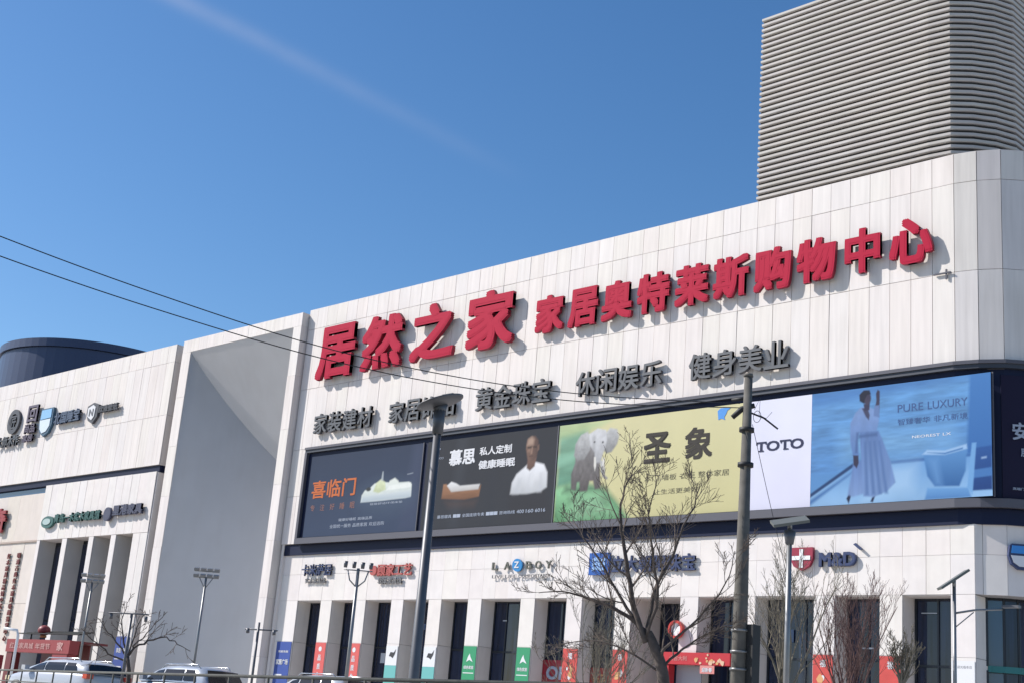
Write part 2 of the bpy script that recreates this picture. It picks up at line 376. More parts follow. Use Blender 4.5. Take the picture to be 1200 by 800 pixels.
# ---- printed posters: a fine sheet whose vertices carry the printed colours (soft photographic print)
import numpy as np
PRINT = bpy.data.materials.new('poster_print'); PRINT.use_nodes = True
_n = PRINT.node_tree.nodes; _l = PRINT.node_tree.links; _a = _n.new('ShaderNodeAttribute'); _a.attribute_name = 'print'
_l.new(_a.outputs['Color'], _n['Principled BSDF'].inputs['Base Color']); _n['Principled BSDF'].inputs['Roughness'].default_value = .55; _n['Principled BSDF'].inputs['Specular IOR Level'].default_value = .2
def vnoise(X, Z, sx, sz, seed, octv=3):
    rs = np.random.RandomState(seed); out = np.zeros_like(X); amp = 1.; tot = 0.
    for o in range(octv):
        G = rs.rand(128, 128); u = (X*sx*2**o) % 127; v = (Z*sz*2**o) % 127; i = u.astype(int); j = v.astype(int); fu = u-i; fv = v-j
        fu = fu*fu*(3-2*fu); fv = fv*fv*(3-2*fv); i1 = (i+1) % 128; j1 = (j+1) % 128
        out += amp*((G[i, j]*(1-fu)+G[i1, j]*fu)*(1-fv)+(G[i, j1]*(1-fu)+G[i1, j1]*fu)*fv); tot += amp; amp *= .55
    return out/tot*2-1
def sdpoly(X, Z, P):
    P = np.array(P, float); d = np.full(X.shape, 1e9); ins = np.zeros(X.shape, bool); n = len(P)
    for i in range(n):
        a, b = P[i], P[(i+1) % n]; e = b-a; wx, wz = X-a[0], Z-a[1]; t = np.clip((wx*e[0]+wz*e[1])/max(1e-9, e@e), 0, 1)
        d = np.minimum(d, (wx-e[0]*t)**2+(wz-e[1]*t)**2)
        if a[1] != b[1]:
            c = ((a[1] <= Z) & (Z < b[1])) | ((b[1] <= Z) & (Z < a[1])); xi = a[0]+(Z-a[1])*(b[0]-a[0])/(b[1]-a[1]); ins ^= c & (X < xi)
    d = np.sqrt(d); return np.where(ins, -d, d)
def poster(name, x0, x1, z0, z1, base, layers, parent, res=.034, ink=1.):
    nx, nz = int((x1-x0)/res), int((z1-z0)/res); xs = np.linspace(x0, x1, nx+1); zs = np.linspace(z0, z1, nz+1); X, Z = np.meshgrid(xs, zs)
    C_ = np.zeros(X.shape+(3,)); f = (Z-z0)/(z1-z0)
    for k in range(3): C_[..., k] = base[0][k]*(1-f)+base[1][k]*f
    C_ *= (1+.05*vnoise(X, Z, .9, .5, 5))[..., None]
    for ly in layers:
        P, col = ly['p'], ly['c']; soft = ly.get('s', .06); a = np.clip(.5-sdpoly(X, Z, P)/soft, 0, 1)*ly.get('o', 1.)
        c2 = ly.get('c2', col); g = ly.get('d', (0, 1)); pr = X*g[0]+Z*g[1]; q = [p[0]*g[0]+p[1]*g[1] for p in P]; t = np.clip((pr-min(q))/(max(q)-min(q)+1e-9), 0, 1)
        cc = np.stack([col[k]*(1-t)+c2[k]*t for k in range(3)], -1)
        if 'n' in ly: am, sx, sz, sd_ = ly['n']; cc = cc*np.clip(1+am*vnoise(X, Z, sx, sz, sd_), 0, 3)[..., None]
        C_ = C_*(1-a[..., None])+cc*a[..., None]
    C_ = C_**(1+.25*(ink < 1))*ink
    me = bpy.data.meshes.new(name); nv = X.size
    co = np.stack([X.ravel(), np.full(nv, -.082), Z.ravel()], -1)
    ii = np.arange(nv).reshape(X.shape); q = np.stack([ii[:-1, :-1], ii[:-1, 1:], ii[1:, 1:], ii[1:, :-1]], -1).reshape(-1, 4)
    me.vertices.add(nv); me.vertices.foreach_set('co', co.ravel()); me.loops.add(q.size); me.loops.foreach_set('vertex_index', q.ravel().astype(np.int32))
    me.polygons.add(len(q)); me.polygons.foreach_set('loop_start', np.arange(0, q.size, 4, dtype=np.int32)); me.update(calc_edges=True)
    at = me.color_attributes.new('print', 'FLOAT_COLOR', 'POINT'); at.data.foreach_set('color', np.concatenate([C_.reshape(-1, 3), np.ones((nv, 1))], 1).ravel().astype(np.float32))
    return link(name, me, parent, PRINT)
def ell(cx, cz, rx, rz, n=20): return ellipse(cx, cz, rx, rz, n)
def Ly(p, c, **k): return dict(p=p, c=c, **k)

def ad(name, label, x0, x1):
    t = thing(name, label, 'billboard', group='advertising panels in the billboard band')
    box('board', x0, x1, -.078, -.035, 10.72, 15.26, NAVYB, t)
    box('edge_trim', x1+.005, x1+.06, -.11, -.035, 10.70, 15.28, FRAMEG, t)
    return t
AY = -.088
palew = flat('print_white', (.70, .70, .72), .6, spec=.2); palg = flat('print_grey', (.36, .40, .48), .6, spec=.2); orange = flat('print_orange', (.50, .13, .04), .6, spec=.2); dimor = flat('print_dim_orange', (.28, .13, .10), .6, spec=.2)
A1 = ad('advertising_poster', 'slate blue poster with orange characters and a pale bed, leftmost on the billboard band', -61.2, -51.9)
bed = [(-56.5, 12.42), (-56.47, 12.8), (-56.25, 13.05), (-55.85, 13.15), (-55.5, 13.38), (-54.9, 13.42), (-54.2, 13.35), (-53.8, 13.32), (-52.75, 13.3), (-52.52, 13.15), (-52.5, 12.52), (-52.9, 12.46), (-54.9, 12.42)]
poster('poster', -61.2, -51.9, 10.72, 15.26, ((.028, .046, .09), (.016, .029, .062)), [
 Ly([(-53.3, 10.7), (-51.9, 10.7), (-51.9, 15.3), (-52.6, 15.3)], (.038, .052, .10), s=.6, o=.6),
 Ly(ell(-54.6, 12.6, 2.4, .9), (.055, .085, .13), s=1.0, o=.5),
 Ly(bed, (.46, .50, .50), c2=(.62, .66, .60), s=.08, n=(.08, 3, 5, 3)),
 Ly([(-56.4, 12.45), (-56.4, 12.72), (-52.55, 12.86), (-52.55, 12.5)], (.34, .40, .44), c2=(.52, .56, .56), s=.12),
 Ly([(-55.55, 12.95), (-55.35, 13.4), (-55.0, 13.58), (-54.65, 13.4), (-54.55, 13.0), (-55.1, 12.85)], (.42, .46, .27), c2=(.58, .62, .42), s=.1, n=(.15, 6, 6, 4)),
 Ly([(-54.4, 13.1), (-54.3, 13.45), (-53.9, 13.58), (-53.6, 13.4), (-53.5, 13.15)], (.60, .63, .58), s=.1),
 Ly([(-54.5, 12.95), (-52.6, 13.0), (-52.6, 13.25), (-54.3, 13.2)], (.66, .68, .64), s=.08, n=(.06, 8, 8, 2)),
 Ly(ell(-55.95, 13.1, .2, .11), (.03, .035, .04), s=.08), Ly([(-55.0, 13.5), (-54.95, 13.98), (-54.87, 13.98), (-54.82, 13.5)], (.38, .42, .44), s=.08, o=.8),
 Ly([(-52.95, 13.72), (-52.5, 13.76), (-52.5, 13.72), (-52.95, 13.68)], (.4, .45, .5), s=.05, o=.6)], A1)
fit_text('lettering', '喜临门', -60.85, -57.05, 12.85, 13.85, AY, orange, A1, bold=.018)
for k, c in enumerate('专注好睡眠'): fit_text('lettering', c, -60.8+k*.86, -60.42+k*.86, 12.15, 12.5, AY, dimor, A1, bold=0)
fit_text('lettering', '健康好睡眠 高端品质', -58.2, -55.4, 11.48, 11.64, AY, palg, A1, bold=0)
fit_text('lettering', '全国统一服务 品质家居 欢迎选购', -58.9, -54.4, 11.13, 11.33, AY, palg, A1, bold=0)
fit_text('lettering', '极致舒适环保床垫', -55.7, -53.1, 12.22, 12.34, AY, palg, A1, bold=0)
A2 = ad('advertising_poster', 'charcoal poster with white characters, a wooden bed and a man in a white shirt', -51.55, -42.55)
shirt = [(-45.38, 12.2), (-45.32, 12.75), (-45.05, 13.15), (-44.6, 13.42), (-44.3, 13.62), (-43.85, 13.65), (-43.3, 13.5), (-43.05, 13.1), (-43.02, 12.4), (-43.4, 12.22), (-44.3, 12.15)]
poster('poster', -51.55, -42.55, 10.72, 15.26, ((.024, .027, .035), (.015, .018, .026)), [
 Ly([(-49.5, 10.7), (-48.8, 10.7), (-48.6, 15.3), (-49.3, 15.3)], (.034, .04, .052), s=.5, o=.5), Ly([(-47, 10.7), (-46.5, 10.7), (-46.3, 15.3), (-46.8, 15.3)], (.018, .022, .032), s=.5, o=.5),
 Ly([(-45.3, 10.9), (-45.5, 12.4), (-43.0, 12.5), (-42.8, 10.9)], (.02, .02, .026), s=.5, o=.6),
 Ly([(-50.18, 12.25), (-50.12, 12.98), (-49.9, 12.98), (-49.5, 12.62), (-47.55, 12.62), (-47.42, 12.8), (-47.5, 12.22), (-48.5, 12.12)], (.14, .065, .035), c2=(.30, .15, .08), s=.08, n=(.15, 2, 8, 6)),
 Ly([(-49.85, 12.9), (-49.55, 13.08), (-49.2, 12.98), (-48.9, 12.84), (-47.5, 12.84), (-47.58, 12.58), (-49.5, 12.56)], (.40, .38, .36), c2=(.68, .68, .68), s=.08, n=(.06, 4, 6, 1)),
 Ly([(-49.9, 12.1), (-47.6, 12.05), (-47.8, 11.75), (-49.6, 11.8)], (.10, .055, .04), s=.4, o=.35),
 Ly(shirt, (.40, .41, .42), c2=(.72, .72, .74), s=.12, n=(.10, 2.5, 1.5, 9)),
 Ly([(-45.2, 12.2), (-44.9, 12.9), (-44.7, 12.9), (-44.85, 12.2)], (.42, .43, .45), s=.25, o=.6), Ly([(-43.6, 12.2), (-43.5, 13.1), (-43.35, 13.1), (-43.35, 12.2)], (.45, .46, .48), s=.2, o=.6),
 Ly([(-44.35, 12.3), (-44.2, 13.1), (-44.12, 13.1), (-44.22, 12.3)], (.48, .49, .51), s=.15, o=.6),
 Ly([(-44.42, 13.4), (-44.2, 13.25), (-43.9, 13.45), (-43.82, 13.9), (-44.38, 13.9)], (.085, .05, .04), c2=(.16, .09, .07), s=.1),
 Ly([(-44.55, 14.35), (-44.5, 14.75), (-44.3, 14.92), (-44.0, 14.92), (-43.78, 14.7), (-43.74, 14.3), (-43.8, 13.95), (-43.98, 13.72), (-44.2, 13.68), (-44.4, 13.85)], (.17, .10, .075), c2=(.07, .04, .035), d=(1, 0), s=.1),
 Ly([(-44.5, 14.5), (-44.45, 14.8), (-44.2, 14.9), (-44.05, 14.75), (-44.1, 14.5)], (.36, .25, .19), s=.18, o=.9), Ly([(-44.45, 14.2), (-44.4, 14.32), (-44.25, 14.3), (-44.25, 14.15)], (.25, .155, .115), s=.12, o=.8), Ly([(-44.18, 14.38), (-44.12, 14.38), (-44.12, 14.08), (-44.22, 14.06)], (.30, .19, .14), s=.08, o=.8),
 Ly([(-44.46, 14.42), (-44.2, 14.44), (-44.2, 14.36), (-44.44, 14.34)], (.03, .02, .018), s=.07, o=.9), Ly([(-44.08, 14.43), (-43.86, 14.42), (-43.86, 14.34), (-44.06, 14.36)], (.02, .015, .014), s=.07, o=.9),
 Ly([(-44.34, 13.98), (-44.04, 13.98), (-44.08, 13.93), (-44.3, 13.93)], (.06, .03, .025), s=.06, o=.8), Ly([(-43.82, 14.45), (-43.7, 14.5), (-43.68, 14.25), (-43.8, 14.15)], (.12, .07, .055), s=.06)], A2)
fit_text('lettering', '慕思', -49.85, -47.98, 13.88, 14.7, AY, palew, A2, bold=.032)
fit_text('lettering', '私人定制', -47.7, -45.5, 14.25, 14.68, AY, palew, A2, bold=.02)
fit_text('lettering', '健康睡眠', -47.7, -45.2, 13.56, 14.0, AY, palew, A2, bold=.03)
fit_text('lettering', '慕思', -50.9, -50.6, 11.1, 11.8, AY, palew, A2)
fit_text('lettering', '慕思寝具 一一 全国连锁专卖 一一一 咨询热线 400 160 6016', -50.35, -43.0, 11.25, 11.42, AY, palg, A2, bold=.01)
flatshape('emblem', [(-51.0, 14.65), (-50.88, 14.95), (-50.8, 15.1), (-50.7, 14.9), (-50.55, 14.85), (-50.68, 14.72), (-50.6, 14.5), (-50.8, 14.66)], AY, palg, A2)
fit_text('lettering', 'DE RUCCI', -51.1, -50.3, 14.3, 14.4, AY, palg, A2, bold=0)
A3 = ad('advertising_poster', 'pale yellow poster with a grey elephant on green and dark characters', -42.45, -32.0)
poster('poster', -42.45, -32.0, 10.72, 15.26, ((.50, .46, .24), (.56, .52, .30)), [
 Ly([(-42.5, 12.2), (-42.5, 15.3), (-40.8, 15.3), (-40.6, 14.4), (-40.9, 13.5), (-40.6, 12.3)], (.09, .22, .15), c2=(.20, .36, .25), s=.5, n=(.35, .7, 2.2, 14)),
 Ly([(-42.5, 14.6), (-41.4, 14.75), (-40.0, 15.0), (-39.2, 15.3), (-42.5, 15.3)], (.28, .40, .22), c2=(.42, .48, .26), s=.35, n=(.2, 1, 3, 2)),
 Ly([(-42.5, 13.3), (-41.6, 13.5), (-41.2, 13.9), (-42.5, 13.8)], (.22, .42, .30), s=.3, o=.8),
 Ly([(-42.5, 10.6), (-42.5, 12.3), (-41.6, 12.5), (-40.4, 12.4), (-39.3, 12.05), (-38.6, 11.4), (-37.9, 10.6)], (.09, .24, .11), c2=(.20, .40, .22), s=.3, n=(.45, 1.6, 2.4, 7)),
 Ly([(-41.6, 10.7), (-41.3, 11.9), (-39.6, 11.8), (-38.9, 10.9)], (.26, .42, .27), s=.6, o=.45, n=(.5, 5, 6, 8)),
 Ly([(-42.0, 12.05), (-41.8, 12.35), (-39.4, 12.25), (-39.3, 12.0)], (.04, .08, .05), s=.3, o=.7),
 Ly([(-41.5, 12.2), (-41.55, 12.9), (-41.35, 13.4), (-41.35, 14.0), (-40.9, 14.4), (-40.1, 14.3), (-39.85, 13.6), (-39.8, 12.9), (-39.72, 12.15), (-40.05, 12.1), (-40.2, 12.5), (-40.4, 12.5), (-40.5, 12.05), (-40.95, 12.05), (-41.02, 12.5), (-41.15, 12.5), (-41.2, 12.12)], (.085, .075, .075), c2=(.20, .19, .19), s=.1, n=(.3, 6, 4, 12)),
 Ly([(-41.45, 13.75), (-41.4, 14.3), (-41.1, 14.7), (-40.7, 14.82), (-40.45, 14.5), (-40.5, 13.95), (-40.8, 13.55), (-41.2, 13.5)], (.20, .20, .20), c2=(.46, .46, .46), s=.1, n=(.25, 6, 6, 21)),
 Ly([(-39.75, 13.95), (-39.5, 13.7), (-39.2, 13.75), (-38.9, 14.1), (-38.8, 14.45), (-38.95, 14.78), (-39.35, 14.88), (-39.7, 14.6)], (.18, .18, .18), c2=(.44, .44, .44), s=.1, n=(.25, 6, 6, 22)),
 Ly([(-40.6, 14.7), (-40.1, 14.92), (-39.6, 14.8), (-39.5, 14.3), (-39.7, 13.7), (-39.82, 13.3), (-40.12, 13.3), (-40.22, 13.8), (-40.5, 14.15)], (.30, .30, .31), c2=(.56, .56, .57), s=.08, n=(.2, 5, 5, 23)),
 Ly([(-40.12, 13.4), (-39.84, 13.4), (-39.76, 12.9), (-39.62, 12.62), (-39.38, 12.5), (-39.32, 12.58), (-39.5, 12.72), (-39.52, 13.0), (-39.62, 13.4)], (.22, .21, .21), c2=(.42, .42, .42), s=.07, n=(.2, 5, 12, 24)),
 Ly([(-40.22, 13.6), (-40.12, 13.6), (-40.06, 13.2), (-40.12, 12.95), (-40.2, 13.2)], (.62, .60, .55), s=.06), Ly([(-39.68, 13.55), (-39.58, 13.5), (-39.56, 13.15), (-39.64, 12.95), (-39.7, 13.2)], (.62, .60, .55), s=.06),
 Ly(ell(-40.25, 14.3, .06, .05, 8), (.04, .04, .04), s=.05), Ly(ell(-39.75, 14.25, .05, .05, 8), (.04, .04, .04), s=.05),
 Ly([(-40.35, 14.6), (-40.3, 13.8), (-40.2, 13.8), (-40.22, 14.6)], (.2, .2, .2), s=.2, o=.6)], A3)
darkc = flat('print_dark', (.04, .035, .03), .6, spec=.2)
fit_text('lettering', '圣', -37.35, -35.85, 13.05, 14.42, AY, darkc, A3, bold=.03)
fit_text('lettering', '象', -35.12, -33.65, 13.05, 14.45, AY, darkc, A3, bold=.025)
fit_text('lettering', '地板 木门 墙板 衣柜 整体家居', -38.2, -32.75, 12.25, 12.52, AY, flat('print_brown', (.10, .09, .06), .6, spec=.2), A3, bold=.0)
fit_text('lettering', '让生活更美好', -36.7, -34.3, 11.65, 11.88, AY, flat('print_brown', (.10, .09, .06), .6), A3, bold=.0)
flatshape('emblem', [(-33.4, 14.65), (-33.45, 15.05), (-33.3, 15.15), (-32.75, 15.14), (-32.95, 15.02), (-33.0, 14.9), (-33.1, 14.75), (-33.05, 14.62), (-33.25, 14.7)], AY, flat('print_sky_blue', (.04, .24, .62), .6), A3)
A4 = thing('advertising_poster', 'poster of a woman in a long dress by blue water with a white lettered panel', 'billboard', group='advertising panels in the billboard band')
box('board', -31.95, -21.4, -.078, -.035, 10.72, 15.26, NAVYB, A4); box('edge_trim', -21.395, -21.34, -.02, .02, 10.70, 15.28, FRAMEG, A4)
poster('poster', -31.95, -28.86, 10.72, 15.26, ((.60, .59, .70), (.66, .66, .78)), [], A4, res=.12)
fold = [Ly([(-26.5+.2*k, 13.1), (-26.44+.2*k, 13.1), (-26.30+.27*k, 11.05), (-26.42+.27*k, 11.05)], (.12, .22, .43), s=.12, o=.75) for k in range(4)]
poster('poster', -28.855, -21.4, 10.72, 15.26, ((.17, .36, .62), (.13, .32, .62)), [
 Ly([(-28.9, 12.0), (-28.9, 15.4), (-21.3, 15.4), (-21.3, 12.0)], (.15, .33, .60), c2=(.20, .42, .70), s=.2, n=(.28, 1.2, 7, 31)),
 Ly([(-27.5, 12.4), (-27.5, 13.6), (-23, 13.4), (-22.6, 12.4)], (.30, .52, .74), s=.9, o=.55, n=(.25, 1.5, 9, 32)),
 Ly([(-28.9, 14.7), (-21.3, 15.2), (-21.3, 15.4), (-28.9, 15.4)], (.10, .26, .55), s=.4, o=.7),
 Ly([(-28.9, 10.6), (-28.9, 11.15), (-27.0, 12.25), (-25.3, 12.22), (-21.3, 12.3), (-21.3, 10.6)], (.38, .58, .80), c2=(.20, .40, .68), s=.08, n=(.08, .8, 1, 33)),
 Ly([(-28.9, 11.05), (-28.9, 11.2), (-27.0, 12.3), (-26.9, 12.2)], (.03, .09, .22), s=.07), Ly([(-28.9, 10.95), (-28.9, 10.75), (-27.2, 11.8), (-26.9, 12.05)], (.12, .26, .50), s=.12),
 Ly([(-25.4, 12.15), (-21.4, 12.22), (-21.4, 12.32), (-25.4, 12.28)], (.06, .18, .42), s=.07, o=.8),
 Ly([(-26.5, 10.8), (-24.5, 11.1), (-24.3, 12.1), (-25.6, 12.1)], (.55, .72, .88), s=.6, o=.5),
 Ly([(-22.35, 12.3), (-22.2, 15.3), (-21.3, 15.3), (-21.3, 12.3)], (.07, .22, .50), c2=(.10, .28, .58), s=.15), Ly([(-23.9, 12.4), (-23.7, 15.3), (-23.1, 15.3), (-23.3, 12.4)], (.20, .40, .68), s=.6, o=.3),
 Ly([(-24.05, 12.42), (-23.9, 11.6), (-23.6, 11.2), (-22.65, 11.15), (-22.4, 11.7), (-22.35, 12.5), (-23.2, 12.35)], (.06, .19, .42), c2=(.16, .36, .64), s=.08),
 Ly([(-23.6, 11.25), (-23.8, 12.2), (-23.5, 12.2), (-23.3, 11.2)], (.22, .42, .70), s=.3, o=.6),
 Ly([(-24.1, 12.42), (-23.9, 12.58), (-23.2, 12.50), (-22.35, 12.68), (-22.33, 12.5), (-23.2, 12.34)], (.42, .60, .82), s=.07), Ly([(-23.9, 12.48), (-23.2, 12.42), (-22.5, 12.56), (-22.5, 12.5), (-23.2, 12.36)], (.10, .26, .52), s=.06),
 Ly([(-24.0, 10.72), (-23.9, 11.15), (-22.3, 11.08), (-22.2, 10.72)], (.14, .32, .60), c2=(.22, .44, .72), s=.1),
 Ly([(-22.12, 12.5), (-21.4, 12.55), (-21.4, 10.95), (-22.2, 10.95)], (.02, .09, .28), c2=(.04, .15, .40), s=.07), Ly([(-22.15, 11.7), (-21.4, 11.76), (-21.4, 11.45), (-22.15, 11.4)], (.10, .26, .54), s=.06), Ly([(-21.8, 12.15), (-21.6, 12.17), (-21.6, 12.1), (-21.8, 12.08)], (.5, .65, .85), s=.06, o=.7),
 Ly([(-22.35, 11.1), (-22.15, 12.7), (-21.98, 12.7), (-22.15, 10.8)], (.24, .46, .74), s=.06),
 Ly([(-27.25, 10.95), (-27.1, 11.2), (-27.0, 11.2), (-27.15, 10.75)], (.03, .04, .10), s=.06), Ly([(-26.1, 11.05), (-26.0, 11.05), (-26.12, 10.75), (-26.22, 10.78)], (.03, .04, .10), s=.06),
 Ly([(-26.95, 12.4), (-27.2, 11.1), (-27.0, 11.0), (-26.5, 11.1), (-26.45, 12.4)], (.28, .40, .64), c2=(.18, .29, .54), s=.1, n=(.12, 7, .6, 44)),
 Ly([(-26.72, 13.6), (-26.62, 12.3), (-26.52, 11.0), (-26.1, 10.94), (-25.55, 11.12), (-25.18, 11.45), (-25.4, 12.3), (-25.72, 13.1), (-25.9, 13.5)], (.26, .38, .62), c2=(.17, .28, .52), s=.08, n=(.12, 7, .6, 45))]+fold+[
 Ly([(-26.9, 14.3), (-27.12, 13.9), (-27.12, 13.2), (-27.0, 12.62), (-26.82, 12.4), (-26.72, 12.62), (-26.8, 13.2), (-26.72, 13.5), (-25.98, 13.5), (-25.88, 13.9), (-26.0, 14.3), (-26.35, 14.5), (-26.65, 14.5)], (.15, .27, .52), c2=(.29, .41, .66), s=.08, n=(.10, 4, 3, 46)),
 Ly([(-26.62, 14.45), (-26.45, 14.1), (-26.32, 13.95), (-26.28, 14.15), (-26.38, 14.45)], (.09, .10, .18), s=.06), Ly([(-26.74, 13.4), (-25.95, 13.42), (-25.95, 13.3), (-26.74, 13.28)], (.10, .18, .36), s=.08, o=.7), Ly([(-26.9, 12.7), (-26.84, 13.5), (-26.76, 13.5), (-26.8, 12.7)], (.08, .15, .32), s=.1, o=.7),
 Ly([(-26.98, 12.62), (-26.96, 12.25), (-26.82, 12.1), (-26.74, 12.3), (-26.76, 12.6)], (.06, .06, .12), s=.05),
 Ly([(-26.08, 14.25), (-26.0, 14.7), (-26.02, 14.98), (-25.95, 15.12), (-25.86, 15.05), (-25.86, 14.7), (-25.88, 14.2)], (.09, .09, .16), c2=(.06, .06, .12), s=.05), Ly([(-26.12, 14.1), (-26.08, 14.5), (-25.88, 14.5), (-25.86, 14.0)], (.20, .30, .52), s=.06),
 Ly([(-26.55, 14.6), (-26.5, 14.35), (-26.3, 14.35), (-26.28, 14.65)], (.07, .07, .14), s=.05),
 Ly(ell(-26.4, 14.82, .17, .24), (.10, .09, .15), c2=(.06, .06, .12), s=.06), Ly([(-26.72, 14.75), (-26.74, 15.0), (-26.55, 15.16), (-26.3, 15.14), (-26.24, 14.98), (-26.4, 14.96), (-26.5, 14.8), (-26.52, 14.62)], (.02, .03, .07), s=.05)], A4, res=.026, ink=.78)
navyp = flat('print_navy', (.03, .035, .08), .6, spec=.2)
fit_text('lettering', 'TOTO', -31.45, -29.2, 13.1, 13.52, AY, navyp, A4, bold=.025)
for tx in (-31.45, -30.28):
    bm = bmesh.new(); w_ = .50; 
    bx(bm, tx+.13, tx+.37, AY-.012, AY-.008, 13.1, 13.15); fin('letter_serif', bm, navyp, A4)
    bm = bmesh.new(); bx(bm, tx-.0, tx+.05, AY-.012, AY-.008, 13.38, 13.5); fin('letter_serif', bm, navyp, A4); bm = bmesh.new(); bx(bm, tx+.45, tx+.5, AY-.012, AY-.008, 13.38, 13.5); fin('letter_serif', bm, navyp, A4)
dpb = flat('print_deep_blue', (.05, .10, .24), .6, spec=.2)
fit_text('lettering', 'PURE LUXURY', -25.1, -22.3, 14.12, 14.42, AY, dpb, A4, bold=0)
fit_text('lettering', '智臻奢华 非凡新境', -25.1, -22.3, 13.62, 13.86, AY, dpb, A4, bold=0)
fit_text('lettering', 'NEOREST LX', -24.5, -22.95, 13.07, 13.17, AY, palew, A4, bold=0)
# the fifth poster stands on the turning part of the wall
A5 = thing('advertising_poster', 'dark plum poster with grey-white characters at the right corner of the band', 'billboard', group='advertising panels in the billboard band')
plum = flat('poster_plum', (.014, .012, .035), .6, spec=.2)
cp = [(-21.30, .473)]+PATH[4:-1]+[(-19.9, 8)]
ribbon('poster', cp, .036, .08, 10.72, 15.26, plum, A5)
def onpath(seg, f, d):
    a, b = Vector(PATH[seg]), Vector(PATH[seg+1]); t = (b-a); n = Vector((t.y, -t.x)).normalized(); p = a+t*f+n*d; return (p.x, p.y), math.atan2(t.y, t.x)
fr_ = onpath(3, .55, .11)
fit_text('lettering', '安', -.3, .3, 12.85, 13.5, 0, palg, A5, frame=fr_)
fit_text('lettering', '肌', -.16, .16, 12.25, 12.55, 0, palg, A5, frame=onpath(3, .72, .11))
fit_text('lettering', '高端门窗', -.28, .28, 11.02, 11.12, 0, palg, A5, frame=onpath(3, .5, .11))

# ------------------------------------------------------------------ big signs
def letters(name, label, cat, chars, centres, w, z0, h, y, depth, m, sm, bold, group=None):
    t = thing(name, label, cat, group=group)
    for c, cx in zip(chars, centres):
        ww = w*(1.0 if c not in '之心中' else (1.0 if c != '中' else .86))
        fit_text('character', c, cx-ww/2, cx+ww/2, z0, z0+h, y, m, t, depth=depth, bold=bold, side=sm)
    return t
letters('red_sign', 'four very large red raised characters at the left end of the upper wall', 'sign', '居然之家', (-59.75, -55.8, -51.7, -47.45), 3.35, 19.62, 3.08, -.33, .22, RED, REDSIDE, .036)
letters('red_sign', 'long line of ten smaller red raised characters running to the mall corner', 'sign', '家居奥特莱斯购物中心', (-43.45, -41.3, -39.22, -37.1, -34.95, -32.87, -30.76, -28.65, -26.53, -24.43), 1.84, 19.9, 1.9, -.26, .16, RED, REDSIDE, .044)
for s, cx, lab in (('家装建材', -58.65, 'left end, above the slate blue poster'), ('家居饰品', -52.2, 'second from left, partly behind the disc street lamp'), ('黄金珠宝', -45.6, 'third from left, between disc lamp and tree'), ('休闲娱乐', -38.95, 'fourth from left, above the yellow poster'), ('健身美业', -32.42, 'right end, above the top of the concrete pole')):
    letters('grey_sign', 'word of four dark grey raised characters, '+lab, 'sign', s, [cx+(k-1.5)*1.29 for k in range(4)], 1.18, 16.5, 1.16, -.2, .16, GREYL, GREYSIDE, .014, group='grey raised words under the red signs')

# small shop signs on the lower wall (front face y=.2)
SY = .10
navyT = flat('sign_navy', (.03, .045, .12), .4); greyT = flat('sign_mid_grey', (.17, .165, .17), .4); redT = flat('sign_brick_red', (.42, .09, .08), .4)
s = thing('shop_sign', 'dark outlined shop name over a smaller line, leftmost on the lower wall', 'sign'); fit_text('lettering', '卡米萨居', -61.1, -58.5, 8.62, 9.25, SY, navyT, s, depth=.08, bold=.01); fit_text('lettering', '实木家具馆', -60.7, -58.95, 8.22, 8.5, SY, greyT, s, depth=.05)
s = thing('shop_sign', 'brick red shop name above a grey line, beside the four-headed lamp', 'sign'); fit_text('lettering', '●顾家工艺', -55.3, -52.05, 8.5, 9.12, SY, redT, s, depth=.08, bold=.025); fit_text('lettering', '软体家具馆', -54.6, -52.75, 8.1, 8.4, SY, greyT, s, depth=.05)
s = thing('shop_sign', 'spaced dark grey capitals with a tilted blue oval in the middle', 'sign')
for ch, cx in (('L', -46.15), ('A', -45.35), ('B', -43.95), ('O', -43.35), ('Y', -42.7)): fit_text('letter', ch, cx-.19, cx+.19, 8.64, 9.0, SY, mat('sign_olive', (.12, .12, .10), .4), s, depth=.06, bold=.016)
ov = fit_text('oval', '●', -45.0, -44.35, 8.52, 9.1, SY, flat('sign_blue_bright', (.03, .22, .50), .3), s, depth=.08); ov.rotation_euler = (0, R(25), 0); ov.location.x -= .12; ov.location.z += .05
fit_text('oval_letter', 'Z', -44.85, -44.55, 8.7, 9.0, SY-.05, palew, s, depth=.02)
fit_text('lettering', 'LIVE LIFE COMFORTABLY', -46.3, -42.55, 8.25, 8.40, SY, greyT, s, depth=.03, bold=0)
s = thing('shop_sign', 'blue square logo followed by navy characters, seen through the big bare tree', 'sign')
box('logo_box', -40.2, -39.05, SY-.08, SY+.04, 8.28, 9.25, flat('sign_blue', (.02, .10, .38), .35), s)
fit_text('logo_mark', '≋', -40.0, -39.25, 8.45, 9.05, SY-.09, flat('sign_pale_blue', (.25, .42, .7)), s, depth=.02)
fit_text('lettering', '立大朝阳珠宝', -38.95, -34.4, 8.36, 9.1, SY, navyT, s, depth=.09, bold=.02)
s = thing('shop_sign', 'red shield with a white cross beside dark blue capitals', 'sign')
bm = bmesh.new(); prism(bm, [(-29.75, 9.15), (-29.75, 8.7), (-29.6, 8.42), (-29.25, 8.25), (-28.9, 8.42), (-28.75, 8.7), (-28.75, 9.15)], SY-.1, SY+.05); fin('shield', bm, flat('sign_crimson', (.30, .02, .05), .4), s)
box('cross', -29.33, -29.17, SY-.125, SY-.102, 8.36, 9.08, WHITE, s); box('cross', -29.66, -28.84, SY-.13, SY-.127, 8.66, 8.82, WHITE, s)
fit_text('lettering', 'M&D', -28.5, -26.9, 8.38, 8.93, SY, navyT, s, depth=.1, bold=.04)
